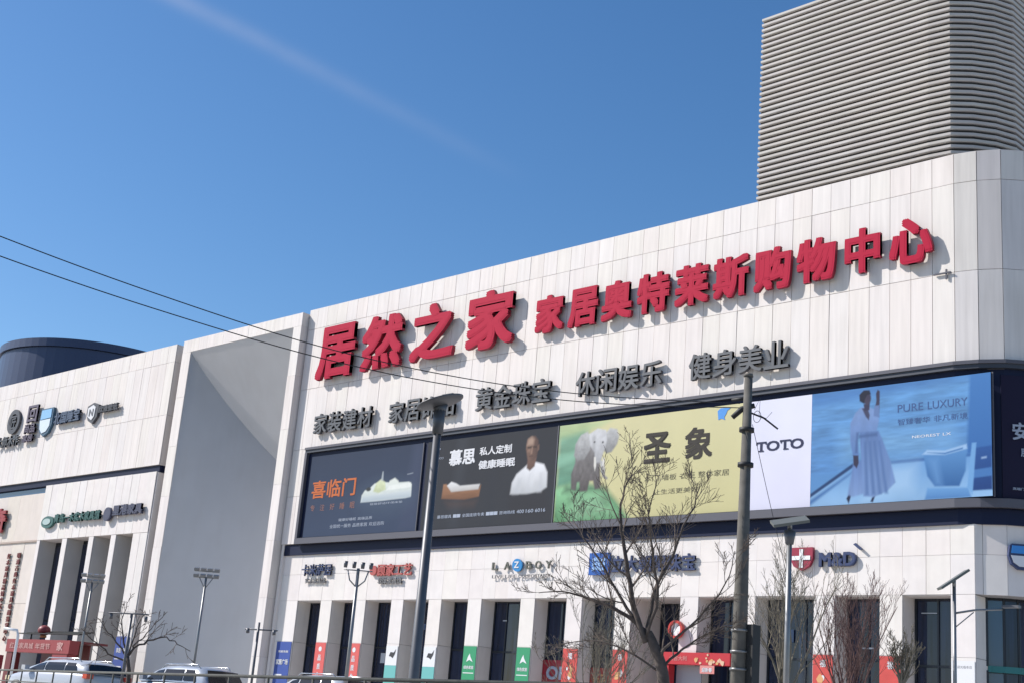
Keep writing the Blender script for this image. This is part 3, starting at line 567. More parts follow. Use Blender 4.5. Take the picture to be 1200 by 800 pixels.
bm = bmesh.new(); prism(bm, [(-27.0, 9.2), (-26.9, 9.25), (-26.62, 9.02), (-26.72, 8.98)], SY-.08, SY+.02); fin('accent_mark', bm, navyT, s)
# round blue-and-white badge at the corner
fb = onpath(3, .62, -.1)
s = thing('shop_sign', 'blue and white rounded badge sign at the right edge of the lower wall', 'sign', (*fb[0], 0), fb[1])
def bp2(name, poly, y0, y1, m): bm = bmesh.new(); prism(bm, poly, y0, y1); return fin(name, bm, m, s)
bp2('badge_outline', [(-.5, 9.05), (-.42, 9.12), (.42, 9.12), (.5, 9.05), (.55, 8.7), (.45, 8.4), (.2, 8.22), (-.2, 8.22), (-.45, 8.4), (-.55, 8.7)], -.12, .06, navyT)
bp2('badge_top', [(-.42, 9.05), (.42, 9.05), (.46, 8.78), (-.46, 8.78)], -.15, -.122, flat('badge_blue', (.04, .24, .62), .35))
bp2('badge_bottom', [(-.47, 8.7), (.47, 8.7), (.38, 8.45), (.18, 8.32), (-.18, 8.32), (-.38, 8.45)], -.15, -.122, palew)

# banners on the piers
def banner(i, label, m, z1=5.08, z0=1.6, x0=None, x1=None):
    a, b = PIERS[i]; a = x0 if x0 is not None else a+.03; b = x1 if x1 is not None else b-.03
    t = thing('banner', label, 'banner', group='vertical banners on the piers')
    box('cloth', a, b, .165, .18, z0, z1, m, t); return t, a, b
bblue = flat('banner_blue', (.03, .07, .30)); bred = flat('banner_red', (.55, .06, .05), grain=.12, gscale=3); bgreen = flat('banner_green', (.02, .27, .12)); bteal = flat('banner_teal', (.13, .42, .40)); gold = flat('print_gold', (.62, .33, .14)); bredl = flat('banner_light_red', (.62, .10, .09))
t, a, b = banner(0, 'blue banner with white lettering on the leftmost pier beside the tall grey recess', bblue, x0=-62.65, x1=-61.35)
fit_text('lettering', '欢迎光临', a+.2, b-.2, 4.5, 4.62, .163, palew, t); fit_text('lettering', '家居广场', a+.12, b-.12, 3.85, 4.15, .163, palew, t, bold=.03); box('label_patch', a+.15, a+.75, .158, .163, 3.1, 3.35, palew, t)
for i, lab in ((1, 'light red vertical banner with white characters, second pier from the left'), (2, 'light red vertical banner with white characters behind the four-headed lamp pole')):
    t, a, b = banner(i, lab, bredl); 
    for k, c in enumerate('品质生活'): fit_text('lettering', c, a+.3, b-.3, 4.15-k*.45, 4.45-k*.45, .163, palew, t)
    flatshape('emblem', ellipse((a+b)/2, 4.75, .13, .13, 12), .163, palew, t)
for i, lab in ((3, 'white and teal banner with a dark mark, left of the disc lamp post'), (4, 'white and teal banner with a dark mark, right of the disc lamp post')):
    t, a, b = banner(i, lab, palew, z1=5.0, z0=4.05); box('lower_cloth', a, b, .165, .18, 1.6, 4.045, bteal, t)
    flatshape('emblem', [(a+.25, 4.5), (a+.35, 4.7), (a+.6, 4.68), (a+.75, 4.85), (a+.7, 4.62), (a+.55, 4.4), (a+.4, 4.48)], .163, flat('print_black', (.03, .03, .035)), t)
for i, lab in ((5, 'green banner with a white emblem, left one of the two green banners'), (6, 'green banner with a white emblem, right one of the two green banners')):
    t, a, b = banner(i, lab, bgreen)
    flatshape('emblem', [(a+.25, 4.35), (a+.35, 4.6), (a+.45, 4.75), (a+.5, 4.6), (a+.68, 4.35), (a+.45, 4.45)], .163, palew, t)
    fit_text('lettering', '绿色家居', a+.1, b-.1, 4.02, 4.18, .163, palew, t, bold=.02); box('stripe', a+.08, b-.08, .158, .163, 3.82, 3.86, palew, t)
for i, lab in ((7, 'red banner with gold figures beside the window with the OP sign'), (8, 'red banner with gold figures behind the left branches of the big tree'), (10, 'red banner right of the concrete pole, half hidden by bare twigs'), (11, 'red banner with gold pattern behind the reddish bare tree'), (12, 'red banner with gold pattern on the pier right of the reddish bare tree')):
    t, a, b = banner(i, lab, bred)
    fit_text('lettering', '福', a+.3, b-.3, 4.62, 4.9, .163, palew, t)
    for k in range(9):
        cx, cz = a+random.uniform(.2, .7), random.uniform(2.9, 4.4); r_ = random.uniform(.06, .17)
        flatshape('pattern', [(cx+r_*math.cos(q)*random.uniform(.6, 1.2), cz+1.3*r_*math.sin(q)*random.uniform(.6, 1.2)) for q in [k2*.785 for k2 in range(8)]], .163, gold if k % 3 else palew, t, th=.003+.0005*k)
t, a, b = banner(13, 'plain white banner on the pier behind the slim solar lamp', palew, z1=4.98); fit_text('lettering', '欢迎光临本店', a+.1, b-.1, 4.72, 4.82, .163, greyT, t, bold=0)
# OP sign
s = thing('window_sign', 'dark red sign with pale capitals OP in a window left of the tree', 'sign')
box('board', -43.48, -41.6, 1.0+.02, 1.04+.02, 3.4, 4.62, flat('sign_dark_red', (.30, .015, .03), .4), s)
fit_text('lettering', 'OP', -43.2, -41.98, 3.75, 4.35, 1.005, palg, s, bold=.03, depth=.02)
s = thing('window_sign', 'red lettered strip low in the window behind the big bare tree', 'sign')
box('board', -40.6, -38.75, 1.02, 1.06, 3.2, 4.35, flat('sign_dull_red', (.34, .05, .04), .5, grain=.3, gscale=3), s)
fit_text('lettering', '新品上市', -40.4, -38.9, 3.6, 4.1, 1.005, gold, s)
# red entrance with canopy
s = thing('entrance_canopy', 'red shop entrance canopy with gold flowers and pink plate left of the concrete pole', 'canopy')
box('fascia', -35.5, -32.2, -.35, .12, 4.52, 5.0, flat('canopy_red', (.48, .02, .03), .45), s)
box('post', -35.5, -35.25, -.30, .1, 1.0, 4.5, flat('canopy_red', (.48, .02, .03), .45), s)
box('hanging_plate', -33.6, -32.9, -.40, -.37, 4.18, 4.5, flat('plate_pink', (.62, .22, .20)), s)
fit_text('lettering', '迎新春', -33.5, -33.0, 4.24, 4.42, -.405, palew, s)
for k in range(16):
    cx, cz = random.uniform(-33.9, -32.4), random.uniform(4.55, 4.95); r_ = random.uniform(.05, .11)
    flatshape('flower', [(cx+r_*math.cos(q)*random.uniform(.6, 1.2), cz+r_*math.sin(q)*random.uniform(.6, 1.2)) for q in [k2*.785 for k2 in range(8)]], -.352, gold if k % 2 else flat('print_peach', (.65, .42, .28)), s, th=.01+.001*k)
fit_text('lettering', '大吉大利', -35.2, -34.3, 4.66, 4.86, -.355, flat('plate_pink', (.62, .22, .20)), s)
box('entrance_door', -35.2, -33.95, .18, .24, 1.0, 4.5, flat('door_grey', (.33, .33, .36), .5), s)
s = thing('blade_sign', 'round red and white ring sign on the pier above the red canopy', 'sign')
bm = bmesh.new(); 
def ring(cx, cz, r1, r2, y0, y1, n=28):
    vs = [[bm.verts.new((cx+r_*math.cos(2*math.pi*k/n), y, cz+r_*math.sin(2*math.pi*k/n))) for k in range(n)] for r_, y in ((r1, y0), (r2, y0), (r2, y1), (r1, y1))]
    for j in range(4):
        for k in range(n): bm.faces.new((vs[j][k], vs[j][(k+1) % n], vs[(j+1) % 4][(k+1) % n], vs[(j+1) % 4][k]))
ring(-35.2, 5.95, .37, .27, -.06, .12); fin('ring', bm, flat('ring_red', (.5, .04, .03), .4), s)
flatshape('disc', ellipse(-35.2, 5.95, .268, .268, 24), .06, WHITE, s, th=.03)

# ------------------------------------------------------------------ louvred tower above the corner
tw = thing('louvred_tower', 'tall beige plant tower of horizontal metal louvres rising behind the mall corner', 'tower')
TP = [(-32.6, 1.0), (-24.35, 1.0), (-23.45, 1.1), (-22.75, 1.66), (-22.15, 2.4), (-21.75, 3.3), (-21.6, 12)]
LP_ = [(-32.6, 9.0), (-32.6, 1.0)]
def blade(path, z):
    prof = [(-.12, .0), (-.01, -.005), (.015, .02), (.016, .125), (-.02, .145), (-.12, .14)]
    bm = bmesh.new(); rows = []
    for d, h in prof: rows.append([bm.verts.new((*p, h)) for p in offs(d, path)])
    n = len(prof)
    for j in range(n):
        for i in range(len(path)-1): bm.faces.new((rows[j][i], rows[j][i+1], rows[(j+1) % n][i+1], rows[(j+1) % n][i]))
    bm.faces.new([rows[j][0] for j in range(n)]); bm.faces.new([rows[j][-1] for j in range(n)][::-1])
    bmesh.ops.recalc_face_normals(bm, faces=bm.faces); me = bpy.data.meshes.new('louvre'); bm.to_mesh(me); bm.free(); me.materials.append(LOUV); return me
bme = blade(TP, 0)
for k in range(36): link('louvre', bme, tw, None, (0, 0, 24.28+k*.268))
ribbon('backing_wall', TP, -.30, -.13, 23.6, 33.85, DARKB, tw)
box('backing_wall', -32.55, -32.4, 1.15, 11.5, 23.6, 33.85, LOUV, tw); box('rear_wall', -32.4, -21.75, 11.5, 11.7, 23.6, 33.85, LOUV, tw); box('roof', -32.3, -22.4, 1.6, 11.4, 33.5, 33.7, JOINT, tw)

# ------------------------------------------------------------------ left wing
lw = thing('left_wing_building', 'white panelled wing left of the grey recess with dark band and tall slots', 'building')
FY = -.45
c2 = []; x = -76.68
while x > -112: c2.append(((x-.95, FY), (x, FY))); x -= .95
xl = x
for a, b in c2:
    for z0, z1 in ((22.75, 23.92), (19.2, 22.75), (15.92, 19.2)): panel('wall_panel', a, b, z0, z1, STONE, lw)
box('backing_wall', xl, -76.72, FY+.05, .0, 15.92, 23.9, JOINT, lw)
box('coping', xl, -76.69, FY+.01, .4, 23.912, 23.925, STONEL, lw)
box('roof', xl, -76.8, .0, 30, 23.0, 23.3, JOINT, lw)
for z0, z1 in ((22.75, 23.92), (19.2, 22.75), (15.92, 19.2)): cbox('return_panel', 1.4, .03, z1-z0-.02, STONE, lw, (-76.68, FY+.76, z0), math.pi/2)
box('dark_band', xl, -76.72, FY+.12, .1, 15.5, 15.91, NAVYB, lw)
box('return_wall', -76.73, -76.5, .95, 30, 1.0, 23.9, STONEL, lw)
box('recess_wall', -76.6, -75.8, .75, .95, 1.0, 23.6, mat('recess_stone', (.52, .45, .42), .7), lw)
box('glass_strip', xl, -91.05, FY+.35, .2, 15.0, 15.48, GLASS2, lw)
box('backing_wall', xl, -91.0, FY+.1, .2, 1.0, 14.98, JOINT, lw)
x = -91.05; 
while x > xl+1.5:
    for z0, z1 in ((11.58, 14.98), (7.2, 11.58), (1.0, 7.2)): panel('beige_panel', (x-1.9, FY), (x, FY), z0, z1, BEIGE, lw, gap=.02 if z0 > 12 else .02)
    x -= 1.9
box('beige_moulding', xl, -91.05, FY-.1, FY-.01, 11.5, 11.62, mat('moulding', (.42, .33, .28), .6), lw)
# white portal with five slots (projects slightly)
PY = FY-.12
slots = [(-90.6, -87.43, 1.25), (-86.77, -83.82, 1.25), (-83.2, -81.02, 2.3), (-80.39, -78.3, 2.3)]
pe = [-91.05]+[v for s_ in slots for v in s_[:2]]+[-76.6]
piers2 = [(pe[0], pe[1]), (pe[2], pe[3]), (pe[4], pe[5]), (pe[6], pe[7]), (pe[8], pe[9])]
for a, b in piers2:
    box('pier', a+.02, b-.02, PY+.05, PY+1.3, 1.0, 11.56, JOINT, lw)
    for z0, z1 in ((1.0, 6.6), (6.6, 11.56)):
        n = 2 if b-a > 1.2 else 1
        for k in range(n): panel('wall_tile', (a+(b-a)*k/n, PY), (a+(b-a)*(k+1)/n, PY), z0, z1, STONEL, lw, gap=.02)
for k in range(15):
    a = -91.05+k*14.45/15; b = -91.05+(k+1)*14.45/15; panel('wall_tile', (a, PY), (b, PY), 11.56, 15.46, STONEL, lw, gap=.025)
box('lintel_backing', -91.03, -76.62, PY+.06, PY+2.6, 11.6, 15.45, JOINT, lw)
for a, b, d in slots:
    box('slot_side', a-.03, a+.01, PY+.06, PY+d, 1.0, 11.55, mat('slot_grey', (.52, .51, .50), .7, grain=.05, gscale=1), lw)
    w = box('slot_window', a, b, PY+d, PY+d+.1, 1.0, 11.55, ALU, lw)
    cbox('pane', (b-a)/2-.08, .03, 5.1, GLASS, w, ((a*.75+b*.25), PY+d-.03, 6.2), 0); cbox('pane', (b-a)/2-.08, .03, 5.1, GLASS, w, ((a*.25+b*.75), PY+d-.03, 6.2), 0)
    cbox('pane', (b-a)/2-.08, .03, 5.0, GLASS, w, ((a*.75+b*.25), PY+d-.03, 1.1), 0); cbox('pane', (b-a)/2-.08, .03, 5.0, GLASS, w, ((a*.25+b*.75), PY+d-.03, 1.1), 0)
    box('slot_soffit', a+.02, b, PY+.07, PY+d, 11.555, 11.59, STONEL, lw)
box('side_wall', -76.65, -76.5, PY+.06, .9, 1.0, 15.4, STONEL, lw)
# signs on the left wing
GY = FY-.22
s = thing('wall_sign', 'round dark emblem over a dark word, leftmost on the left wing upper wall', 'sign')
bm = bmesh.new(); ring(-97.9, 20.75, .95, .6, GY, GY+.15); fin('ring', bm, GREYSIDE, s)
fit_text('ring_mark', '匠', -98.4, -97.4, 20.2, 21.2, GY+.05, GREYSIDE, s, depth=.1, bold=.02)
fit_text('lettering', '大师木作', -99.9, -96.4, 18.85, 19.65, GY, GREYL, s, depth=.14, bold=.02)
s = thing('wall_sign', 'stacked dark plum block characters beside the round emblem', 'sign')
fit_text('lettering', '回', -95.6, -94.1, 20.4, 21.7, GY, flat('sign_plum', (.10, .08, .12)), s, depth=.14, bold=.03); fit_text('lettering', '尚品', -95.7, -94.1, 19.6, 20.3, GY, flat('sign_plum', (.10, .08, .12)), s, depth=.14, bold=.03); fit_text('lettering', '家居', -95.8, -94.2, 18.95, 19.5, GY, flat('sign_plum', (.10, .08, .12)), s, depth=.14, bold=.03)
s = thing('wall_sign', 'pale blue and white rounded badge on the left wing upper wall', 'sign')
def bp3(name, poly, y0, y1, m): bm = bmesh.new(); prism(bm, poly, y0, y1); return fin(name, bm, m, s)
bp3('badge_outline', [(-93.6, 21.25), (-91.8, 21.25), (-91.75, 20.0), (-92.1, 19.4), (-92.8, 19.15), (-93.4, 19.5), (-93.7, 20.1)], GY, GY+.2, flat('sign_teal_dark', (.04, .10, .16)))
bp3('badge_top', [(-93.45, 21.15), (-92.0, 21.15), (-91.95, 20.5), (-93.5, 20.45)], GY-.04, GY-.002, flat('badge_pale_blue', (.22, .45, .70)))
bp3('badge_bottom', [(-93.55, 20.4), (-92.0, 20.42), (-92.0, 19.9), (-92.4, 19.5), (-93.0, 19.4), (-93.4, 19.75)], GY-.04, GY-.002, flat('badge_white', (.6, .68, .75)))
s = thing('wall_sign', 'dark navy word in blocky characters in the middle of the left wing upper wall', 'sign')
fit_text('lettering', '北国睡宝', -91.3, -87.7, 19.85, 20.75, GY, flat('sign_slate', (.05, .08, .14)), s, depth=.16, bold=.035)
s = thing('wall_sign', 'white shield outlined dark with a dark word, rightmost on the left wing upper wall', 'sign')
bp3('shield_outline', [(-86.8, 20.75), (-86.0, 20.95), (-85.3, 20.75), (-85.35, 19.9), (-85.9, 19.45), (-86.5, 19.7), (-86.85, 20.2)], GY, GY+.2, GREYSIDE)
bp3('shield_face', [(-86.65, 20.6), (-86.0, 20.78), (-85.65, 20.6), (-85.7, 19.95), (-86.0, 19.7), (-86.6, 20.0)], GY-.04, GY-.002, palew)
fit_text('shield_mark', 'N', -86.4, -85.85, 20.0, 20.5, GY-.05, greyT, s, depth=.02)
fit_text('lettering', '欧雅壁纸', -85.1, -82.6, 20.1, 20.6, GY, GREYSIDE, s, depth=.14, bold=.035)
s = thing('wall_sign', 'green oval badge and dark green characters above the tall slots', 'sign')
bm = bmesh.new(); prism(bm, ellipse(-89.6, 12.75, .85, .42, 24), GY-.12, GY+.05); fin('badge', bm, flat('sign_green_dark', (.03, .11, .10)), s)
bm = bmesh.new(); prism(bm, ellipse(-89.65, 12.78, .55, .22, 20), GY-.16, GY-.122); fin('badge_face', bm, flat('sign_green_pale', (.38, .48, .46)), s)
fit_text('lettering', '青岛一木实木家具馆', -88.5, -82.4, 12.62, 13.25, GY-.12, flat('sign_green_dark', (.03, .11, .10)), s, depth=.15, bold=.03)
s = thing('wall_sign', 'dark indigo emblem and characters above the right slots of the left wing', 'sign')
fit_text('emblem', '◉', -81.9, -81.0, 12.45, 13.35, GY-.12, flat('sign_indigo', (.05, .055, .10)), s, depth=.15, bold=.05)
fit_text('lettering', '星港家具', -80.8, -77.2, 12.75, 13.45, GY-.12, flat('sign_indigo', (.05, .055, .10)), s, depth=.15, bold=.04)
rt_ = flat('sign_old_red', (.30, .03, .035), .5)
s = thing('wall_sign', 'single large red character at the left edge of the beige wall', 'sign')
fit_text('character', '奇', -98.2, -96.1, 12.3, 14.1, FY-.22, rt_, s, depth=.15, bold=.04)
for lab, cx, n, tx in (('vertical column of small red characters, the left one of two on the beige wall', -94.85, 14, '红木家具精品馆中式古典生活艺'), ('vertical column of small red characters, the right one of two on the beige wall', -93.35, 14, '明清古典红木家具收藏鉴赏中心馆')):
    s = thing('wall_sign', lab, 'sign', group='columns of small red characters')
    for k in range(n): fit_text('character', tx[k], cx-.25, cx+.25, 10.38-k*.445, 10.38-k*.445+.38, FY-.1, flat('sign_maroon', (.17, .03, .03), .5), s, depth=.06, bold=.02)
s = thing('banner', 'blue sign banner with white lettering on the right pier of the left wing', 'banner')
box('cloth', -78.25, -76.75, PY-.06, PY-.03, 2.4, 5.1, bblue, s); fit_text('lettering', '家居广场', -78.0, -77.0, 4.1, 4.4, PY-.07, palew, s, bold=.02); box('stripe', -78.1, -76.9, PY-.07, PY-.062, 3.7, 3.75, palew, s); box('patch', -78.05, -77.2, PY-.07, PY-.062, 2.7, 3.3, palew, s)

# ------------------------------------------------------------------ tall framed recess between the two wings
nf = thing('entrance_portal', 'tall white framed recess with deep slanting grey walls between the two wings', 'portal')
XL, XR, ZT = -75.88, -63.28, 23.98
box('post', XL+.02, -74.93, FY+.02, .6, 1.0, ZT-.8, JOINT, nf); box('post', -64.0, XR-.02, FY+.02, .75, 1.0, ZT-.8, JOINT, nf)
box('beam', XL+.02, XR-.02, FY+.02, .75, ZT-.78, ZT-.02, JOINT, nf)
zz = 1.0
while zz < ZT-.85:
    z1 = min(zz+3.2, ZT-.8); panel('frame_panel', (XL, FY), (-74.92, FY), zz, z1, STONE, nf, gap=.009); panel('frame_panel', (-64.05, FY), (XR, FY), zz, z1, STONE, nf, gap=.009)
    cbox('frame_panel', 1.2, .03, z1-zz-.01, STONE, nf, (XR+.02, FY+.62, zz), math.pi/2); zz = z1
for k in range(14):
    a = XL+(XR-XL)*k/14; b = XL+(XR-XL)*(k+1)/14; panel('frame_panel', (a, FY), (b, FY), ZT-.8, ZT, STONE, nf, gap=.009)
cbox('frame_panel', 1.2, .03, .78, STONE, nf, (XR+.02, FY+.62, ZT-.8), math.pi/2)
box('coping', XL+.01, XR-.01, FY+.01, .8, ZT-.01, ZT+.012, STONEL, nf)
# slanting side wall, sloping soffit, back volume
ax, ay = -74.94, FY+.03; DEEP = 9.1
zt = ZT-.81; sl = 1.6
plan = []
for k in range(15):      # gently curved side wall, meeting the sloping soffit along one crease
    t_ = 7.2*k/14; plan.append((ax+.75*t_+.107*t_*t_, ay+t_, zt-sl*t_))
by_ = plan[-1][1]
bm = bmesh.new(); lo = [bm.verts.new((x_, y_, 1.0)) for x_, y_, z_ in plan]; hi = [bm.verts.new(p_) for p_ in plan]
lo2 = [bm.verts.new((x_-.15, y_+.25, 1.0)) for x_, y_, z_ in plan]; hi2 = [bm.verts.new((x_-.15, y_+.25, z_)) for x_, y_, z_ in plan]
for k in range(14):
    bm.faces.new((lo[k], lo[k+1], hi[k+1], hi[k])); bm.faces.new((lo2[k+1], lo2[k], hi2[k], hi2[k+1])); bm.faces.new((hi[k], hi[k+1], hi2[k+1], hi2[k]))
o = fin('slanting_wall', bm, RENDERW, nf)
for p_ in o.data.polygons:
    if abs(p_.normal.z) < .3: p_.use_smooth = True
bm = bmesh.new(); c_ = [bm.verts.new(p_) for p_ in plan]; d_ = [bm.verts.new((-64.0+.001*k, y_, z_)) for k, (x_, y_, z_) in enumerate(plan)]
for k in range(14):
    if k < 13: bm.faces.new((c_[k], d_[k], d_[k+1], c_[k+1]))
g = bmesh.ops.extrude_face_region(bm, geom=bm.faces[:]); bmesh.ops.translate(bm, verts=[v for v in g['geom'] if isinstance(v, bmesh.types.BMVert)], vec=(0, .1, .3))
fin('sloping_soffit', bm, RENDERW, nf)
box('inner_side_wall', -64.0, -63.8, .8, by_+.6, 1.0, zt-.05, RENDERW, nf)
box('roof', -76.4, -63.2, .8, 30, 22.9, 23.2, JOINT, nf)
box('rear_wall', -76.4, -63.2, 29.8, 30, 1.0, 23.2, JOINT, nf)

# ------------------------------------------------------------------ distant drum-shaped building
dc = (-122.7, 18.6); DR = 9.5; DT = 33.15
dr = thing('drum_building', 'dark blue cylindrical building with flat rim behind the left wing roof', 'building', (*dc, 0))
def cyl(name, r_, z0, z1, m, n=72, p=dr, cap=True):
    bm = bmesh.new(); a = [bm.verts.new((r_*math.cos(2*math.pi*k/n), r_*math.sin(2*math.pi*k/n), z0)) for k in range(n)]; b = [bm.verts.new((v.co.x, v.co.y, z1)) for v in a]
    for k in range(n): bm.faces.new((a[k], a[(k+1) % n], b[(k+1) % n], b[k]))
    bm.faces.new(b); bm.faces.new(a[::-1]); return fin(name, bm, m, p)
cyl('core', DR-.35, 1.0, DT-.1, NAVYB); cyl('rim', DR, DT-.75, DT, DRUM); 
for k in range(60):
    a = 2*math.pi*(k+.5)/60; cbox('curved_panel', 2*math.pi*(DR-.2)/60-.004, .08, 9.6, DRUM, dr, ((DR-.22)*math.cos(a), (DR-.22)*math.sin(a), DT-10.4), a+math.pi/2)

# ------------------------------------------------------------------ street furniture
def lamp_disc():
    t = thing('street_lamp', 'dark street lamp with a tilted flat disc head in front of the posters', 'street lamp', (-16.34, -31.27, 0))
    tubo('post', [(0, 0, .4), (0, 0, 1.2), (0, 0, 6.3)], [.105, .09, .062], POLE, t, 14); tubo('collar', [(0, 0, 5.9), (0, 0, 6.32)], [.09, .10], POLE, t, 14)
    bm = bmesh.new(); n = 32; prof = [(0, -.04), (.12, -.05), (.30, -.025), (.395, .012), (.40, .035), (.3, .055), (0, .075)]
    rows = []
    for r_, z in prof: rows.append([bm.verts.new((r_*math.cos(2*math.pi*k/n), r_*math.sin(2*math.pi*k/n), z)) for k in range(n)] if r_ else [bm.verts.new((0, 0, z))])
    for a, b in zip(rows[:-1], rows[1:]):
        for k in range(n):
            if len(a) == 1: bm.faces.new((a[0], b[(k+1) % n], b[k]))
            elif len(b) == 1: bm.faces.new((a[k], a[(k+1) % n], b[0]))
            else: bm.faces.new((a[k], a[(k+1) % n], b[(k+1) % n], b[k]))
    d = fin('lamp_head', bm, POLE, t, smooth=True); d.location = (0, 0, 6.42)
    ax_ = Vector((.7, .7, 0)).normalized()
    d.rotation_euler = (Matrix.Rotation(R(19), 3, fw.cross(Vector((0, 0, 1))).cross(Vector((0, 0, 1))).normalized())).to_euler()
    cylp = tubo('driver_box', [(0, 0, 6.24), (0, 0, 6.4)], [.085, .13], POLE, t, 12)
    return t
lamp_disc()
box('lamp_footing', -16.7, -16, -31.6, -30.9, .9, 1.02, PAVE, kind='structure')

up_ = thing('utility_pole', 'weathered concrete utility pole carrying two black cables before the yellow poster', 'utility pole', (-15.42, -23.84, 0))
tubo('shaft', [(0, 0, .9), (0, 0, 4), (0, 0, 8.58)], [.165, .14, .08], CONC, up_, 16)
for z in (7.47, 6.76): tubo('clamp_band', [(0, 0, z-.04), (0, 0, z+.04)], .175-.0105*z+.055, BLACK, up_, 16)
for z in (3.53, 3.13, 2.80): tubo('tape_band', [(0, 0, z-.02), (0, 0, z+.02)], .192-.0065*z+.006, POLEL, up_, 16)
box('meter_box', .12, .3, .0, .25, 2.4, 3.65, BLACK, up_)
tubo('insulator', [(-.25, -.15, 7.72), (-.1, -.05, 7.9), (.12, .08, 7.98)], [.05, .06, .05], BLACK, up_, 8); tubo('insulator', [(-.32, -.1, 8.1), (.02, .05, 8.14)], [.03, .05], BLACK, up_, 8)
tubo('bracket', [(.0, 0, 7.85), (.25, .22, 7.74), (.5, .35, 7.52)], .018, BLACK, up_, 6)
tubo('cable_coil', [(.08+.09+.09*math.cos(a), .1, 7.75+.12*math.sin(a)) for a in [k*.45 for k in range(30)]], .006, WIRE, up_, 5)
tubo('cable_coil', [(.1, .1, 7.9), (.2, .15, 8.15), (.18, .15, 7.8), (.32, .2, 7.72), (.42, .25, 7.85)], .005, WIRE, up_, 5)
tubo('pole_cap', [(0, 0, 8.57), (0, 0, 8.63)], [.1, .085], CONC, up_, 16)
def catm(P, n=8):
    P = [Vector(p) for p in P]; out = []
    for i in range(len(P)-1):
        p0, p1, p2, p3 = P[max(i-1, 0)], P[i], P[i+1], P[min(i+2, len(P)-1)]
        for k in range(n):
            t = k/n; out.append(.5*((2*p1)+(p2-p0)*t+(2*p0-5*p1+4*p2-p3)*t*t+(3*p1-p0-3*p2+p3)*t**3))
    out.append(P[-1]); return out
def cable(lab, pts, r_=.010):
    o = tubo('overhead_cable', catm(pts), r_, WIRE, None, 6); o['label'] = lab; o['category'] = 'cable'; o['group'] = 'black overhead cables'; return o
cable('upper of two black cables sagging across the sky to the concrete pole', [(-27, -56.5, 12.2), (-23.5, -46.6, 10.0), (-20.9, -39.22, 8.55), (-20.25, -37.39, 8.15), (-19.41, -35.05, 7.75), (-18.44, -32.34, 7.42), (-17.5, -29.7, 7.37), (-16.57, -27.1, 7.55), (-15.5, -24.0, 7.99)])
cable('lower of two black cables sagging across the sky to the concrete pole', [(-27, -56.5, 11.6), (-23.5, -46.6, 9.6), (-20.88, -39.16, 8.2), (-20.23, -37.34, 7.83), (-19.4, -35.01, 7.49), (-18.42, -32.28, 7.22), (-17.5, -29.7, 7.2), (-16.57, -27.09, 7.41), (-15.5, -24.0, 7.9)])
o = tubo('drop_wire', catm([(-15.35, -23.75, 7.6), (-15.1, -23.5, 6.2), (-14.8, -23.2, 4.6), (-14.55, -22.9, 3.0), (-14.5, -22.8, 1.0)]), .006, WIRE, None, 5); o['label'] = 'thin drop wire running down beside the concrete pole'; o['category'] = 'cable'

def slim_solar(loc, h, lab, ang, tilt, rz, arm=False, pm=POLEL, pw=.5, pl=.62, rr=.055):
    t = thing('street_lamp', lab, 'street lamp', loc)
    tubo('post', [(0, 0, 1.0), (0, 0, h)], [rr, rr*.8], pm, t, 12)
    p = box('solar_panel', -pl/2, pl/2, -pw/2, pw/2, 0, .05, mat('solar_back', (.13, .14, .13), .5, .1), t); p.location = (0, 0, h+.12); p.rotation_euler = (R(tilt), R(ang), rz)
    tubo('mount', [(0, 0, h), (0, 0, h+.14)], .04, pm, t, 8)
    if arm:
        tubo('arm', [(0, 0, h-.55), (.3, .25, h-.46), (.75, .6, h-.40)], .022, pm, t, 6); box('lamp_head', -.18, .18, -.07, .07, 0, .05, POLE, t).location = (.9, .7, h-.36)
        tubo('brace', [(0, 0, h-.85), (.3, .25, h-.50)], .012, pm, t, 6)
    else: tubo('lamp_head', [(0, 0, h-.25), (0, 0, h-.02)], [.07, .11], POLE, t, 12)
    return t
slim_solar((-13.05, -25.86, 0), 5.05, 'slim grey lamp post with a tilted solar panel just right of the concrete pole', -12, 20, R(40), pw=.4, pl=.62)
slim_solar((-13.38, -19.15, 0), 4.95, 'slim white lamp post with a steep solar panel and side arm before the right windows', -36, 0, R(45), arm=True, rr=.045, pw=.3, pl=.72)

t = thing('street_lamp', 'grey lamp post with four small floodlights on a branching crown', 'street lamp', (-30.95, -20.65, 0))
tubo('post', [(0, 0, 1), (0, 0, 5.5)], [.06, .045], POLEL, t, 10)
dx = Vector((.72, .69, 0))
tubo('cross_bar', [(-dx*.42)+Vector((0, 0, 5.44)), (dx*.42)+Vector((0, 0, 5.44))], .018, POLEL, t, 6)
for s_ in (-1, 1): tubo('brace', [Vector((0, 0, 4.95)), dx*s_*.22+Vector((0, 0, 5.15)), dx*s_*.3+Vector((0, 0, 5.43))], .02, POLEL, t, 6)
for k in (-.38, -.13, .12, .36): 
    p = dx*k; tubo('floodlight', [(p.x, p.y, 5.5), (p.x, p.y, 5.68)], [.05, .065], POLE, t, 10)
def rowlamp(loc, h, lab):
    t = thing('street_lamp', lab, 'street lamp', loc, group='lamp posts with two rows of floodlights')
    tubo('post', [(0, 0, 1), (0, 0, h)], [.05, .04], POLEL, t, 10)
    for zo in (.0, .22):
        tubo('cross_bar', [(-dx*.45)+Vector((0, 0, h+zo)), (dx*.45)+Vector((0, 0, h+zo))], .025, POLEL, t, 6)
        for k in (-.36, -.12, .12, .36):
            p = dx*k; f = box('floodlight', -.09, .09, -.06, .06, 0, .09, POLEL, t); f.location = (p.x, p.y, h+zo+.02); f.rotation_euler = (R(20), 0, R(44))
    for s_ in (-1, 1): tubo('brace', [Vector((0, 0, h-.4)), dx*s_*.25+Vector((0, 0, h))], .018, POLEL, t, 6)
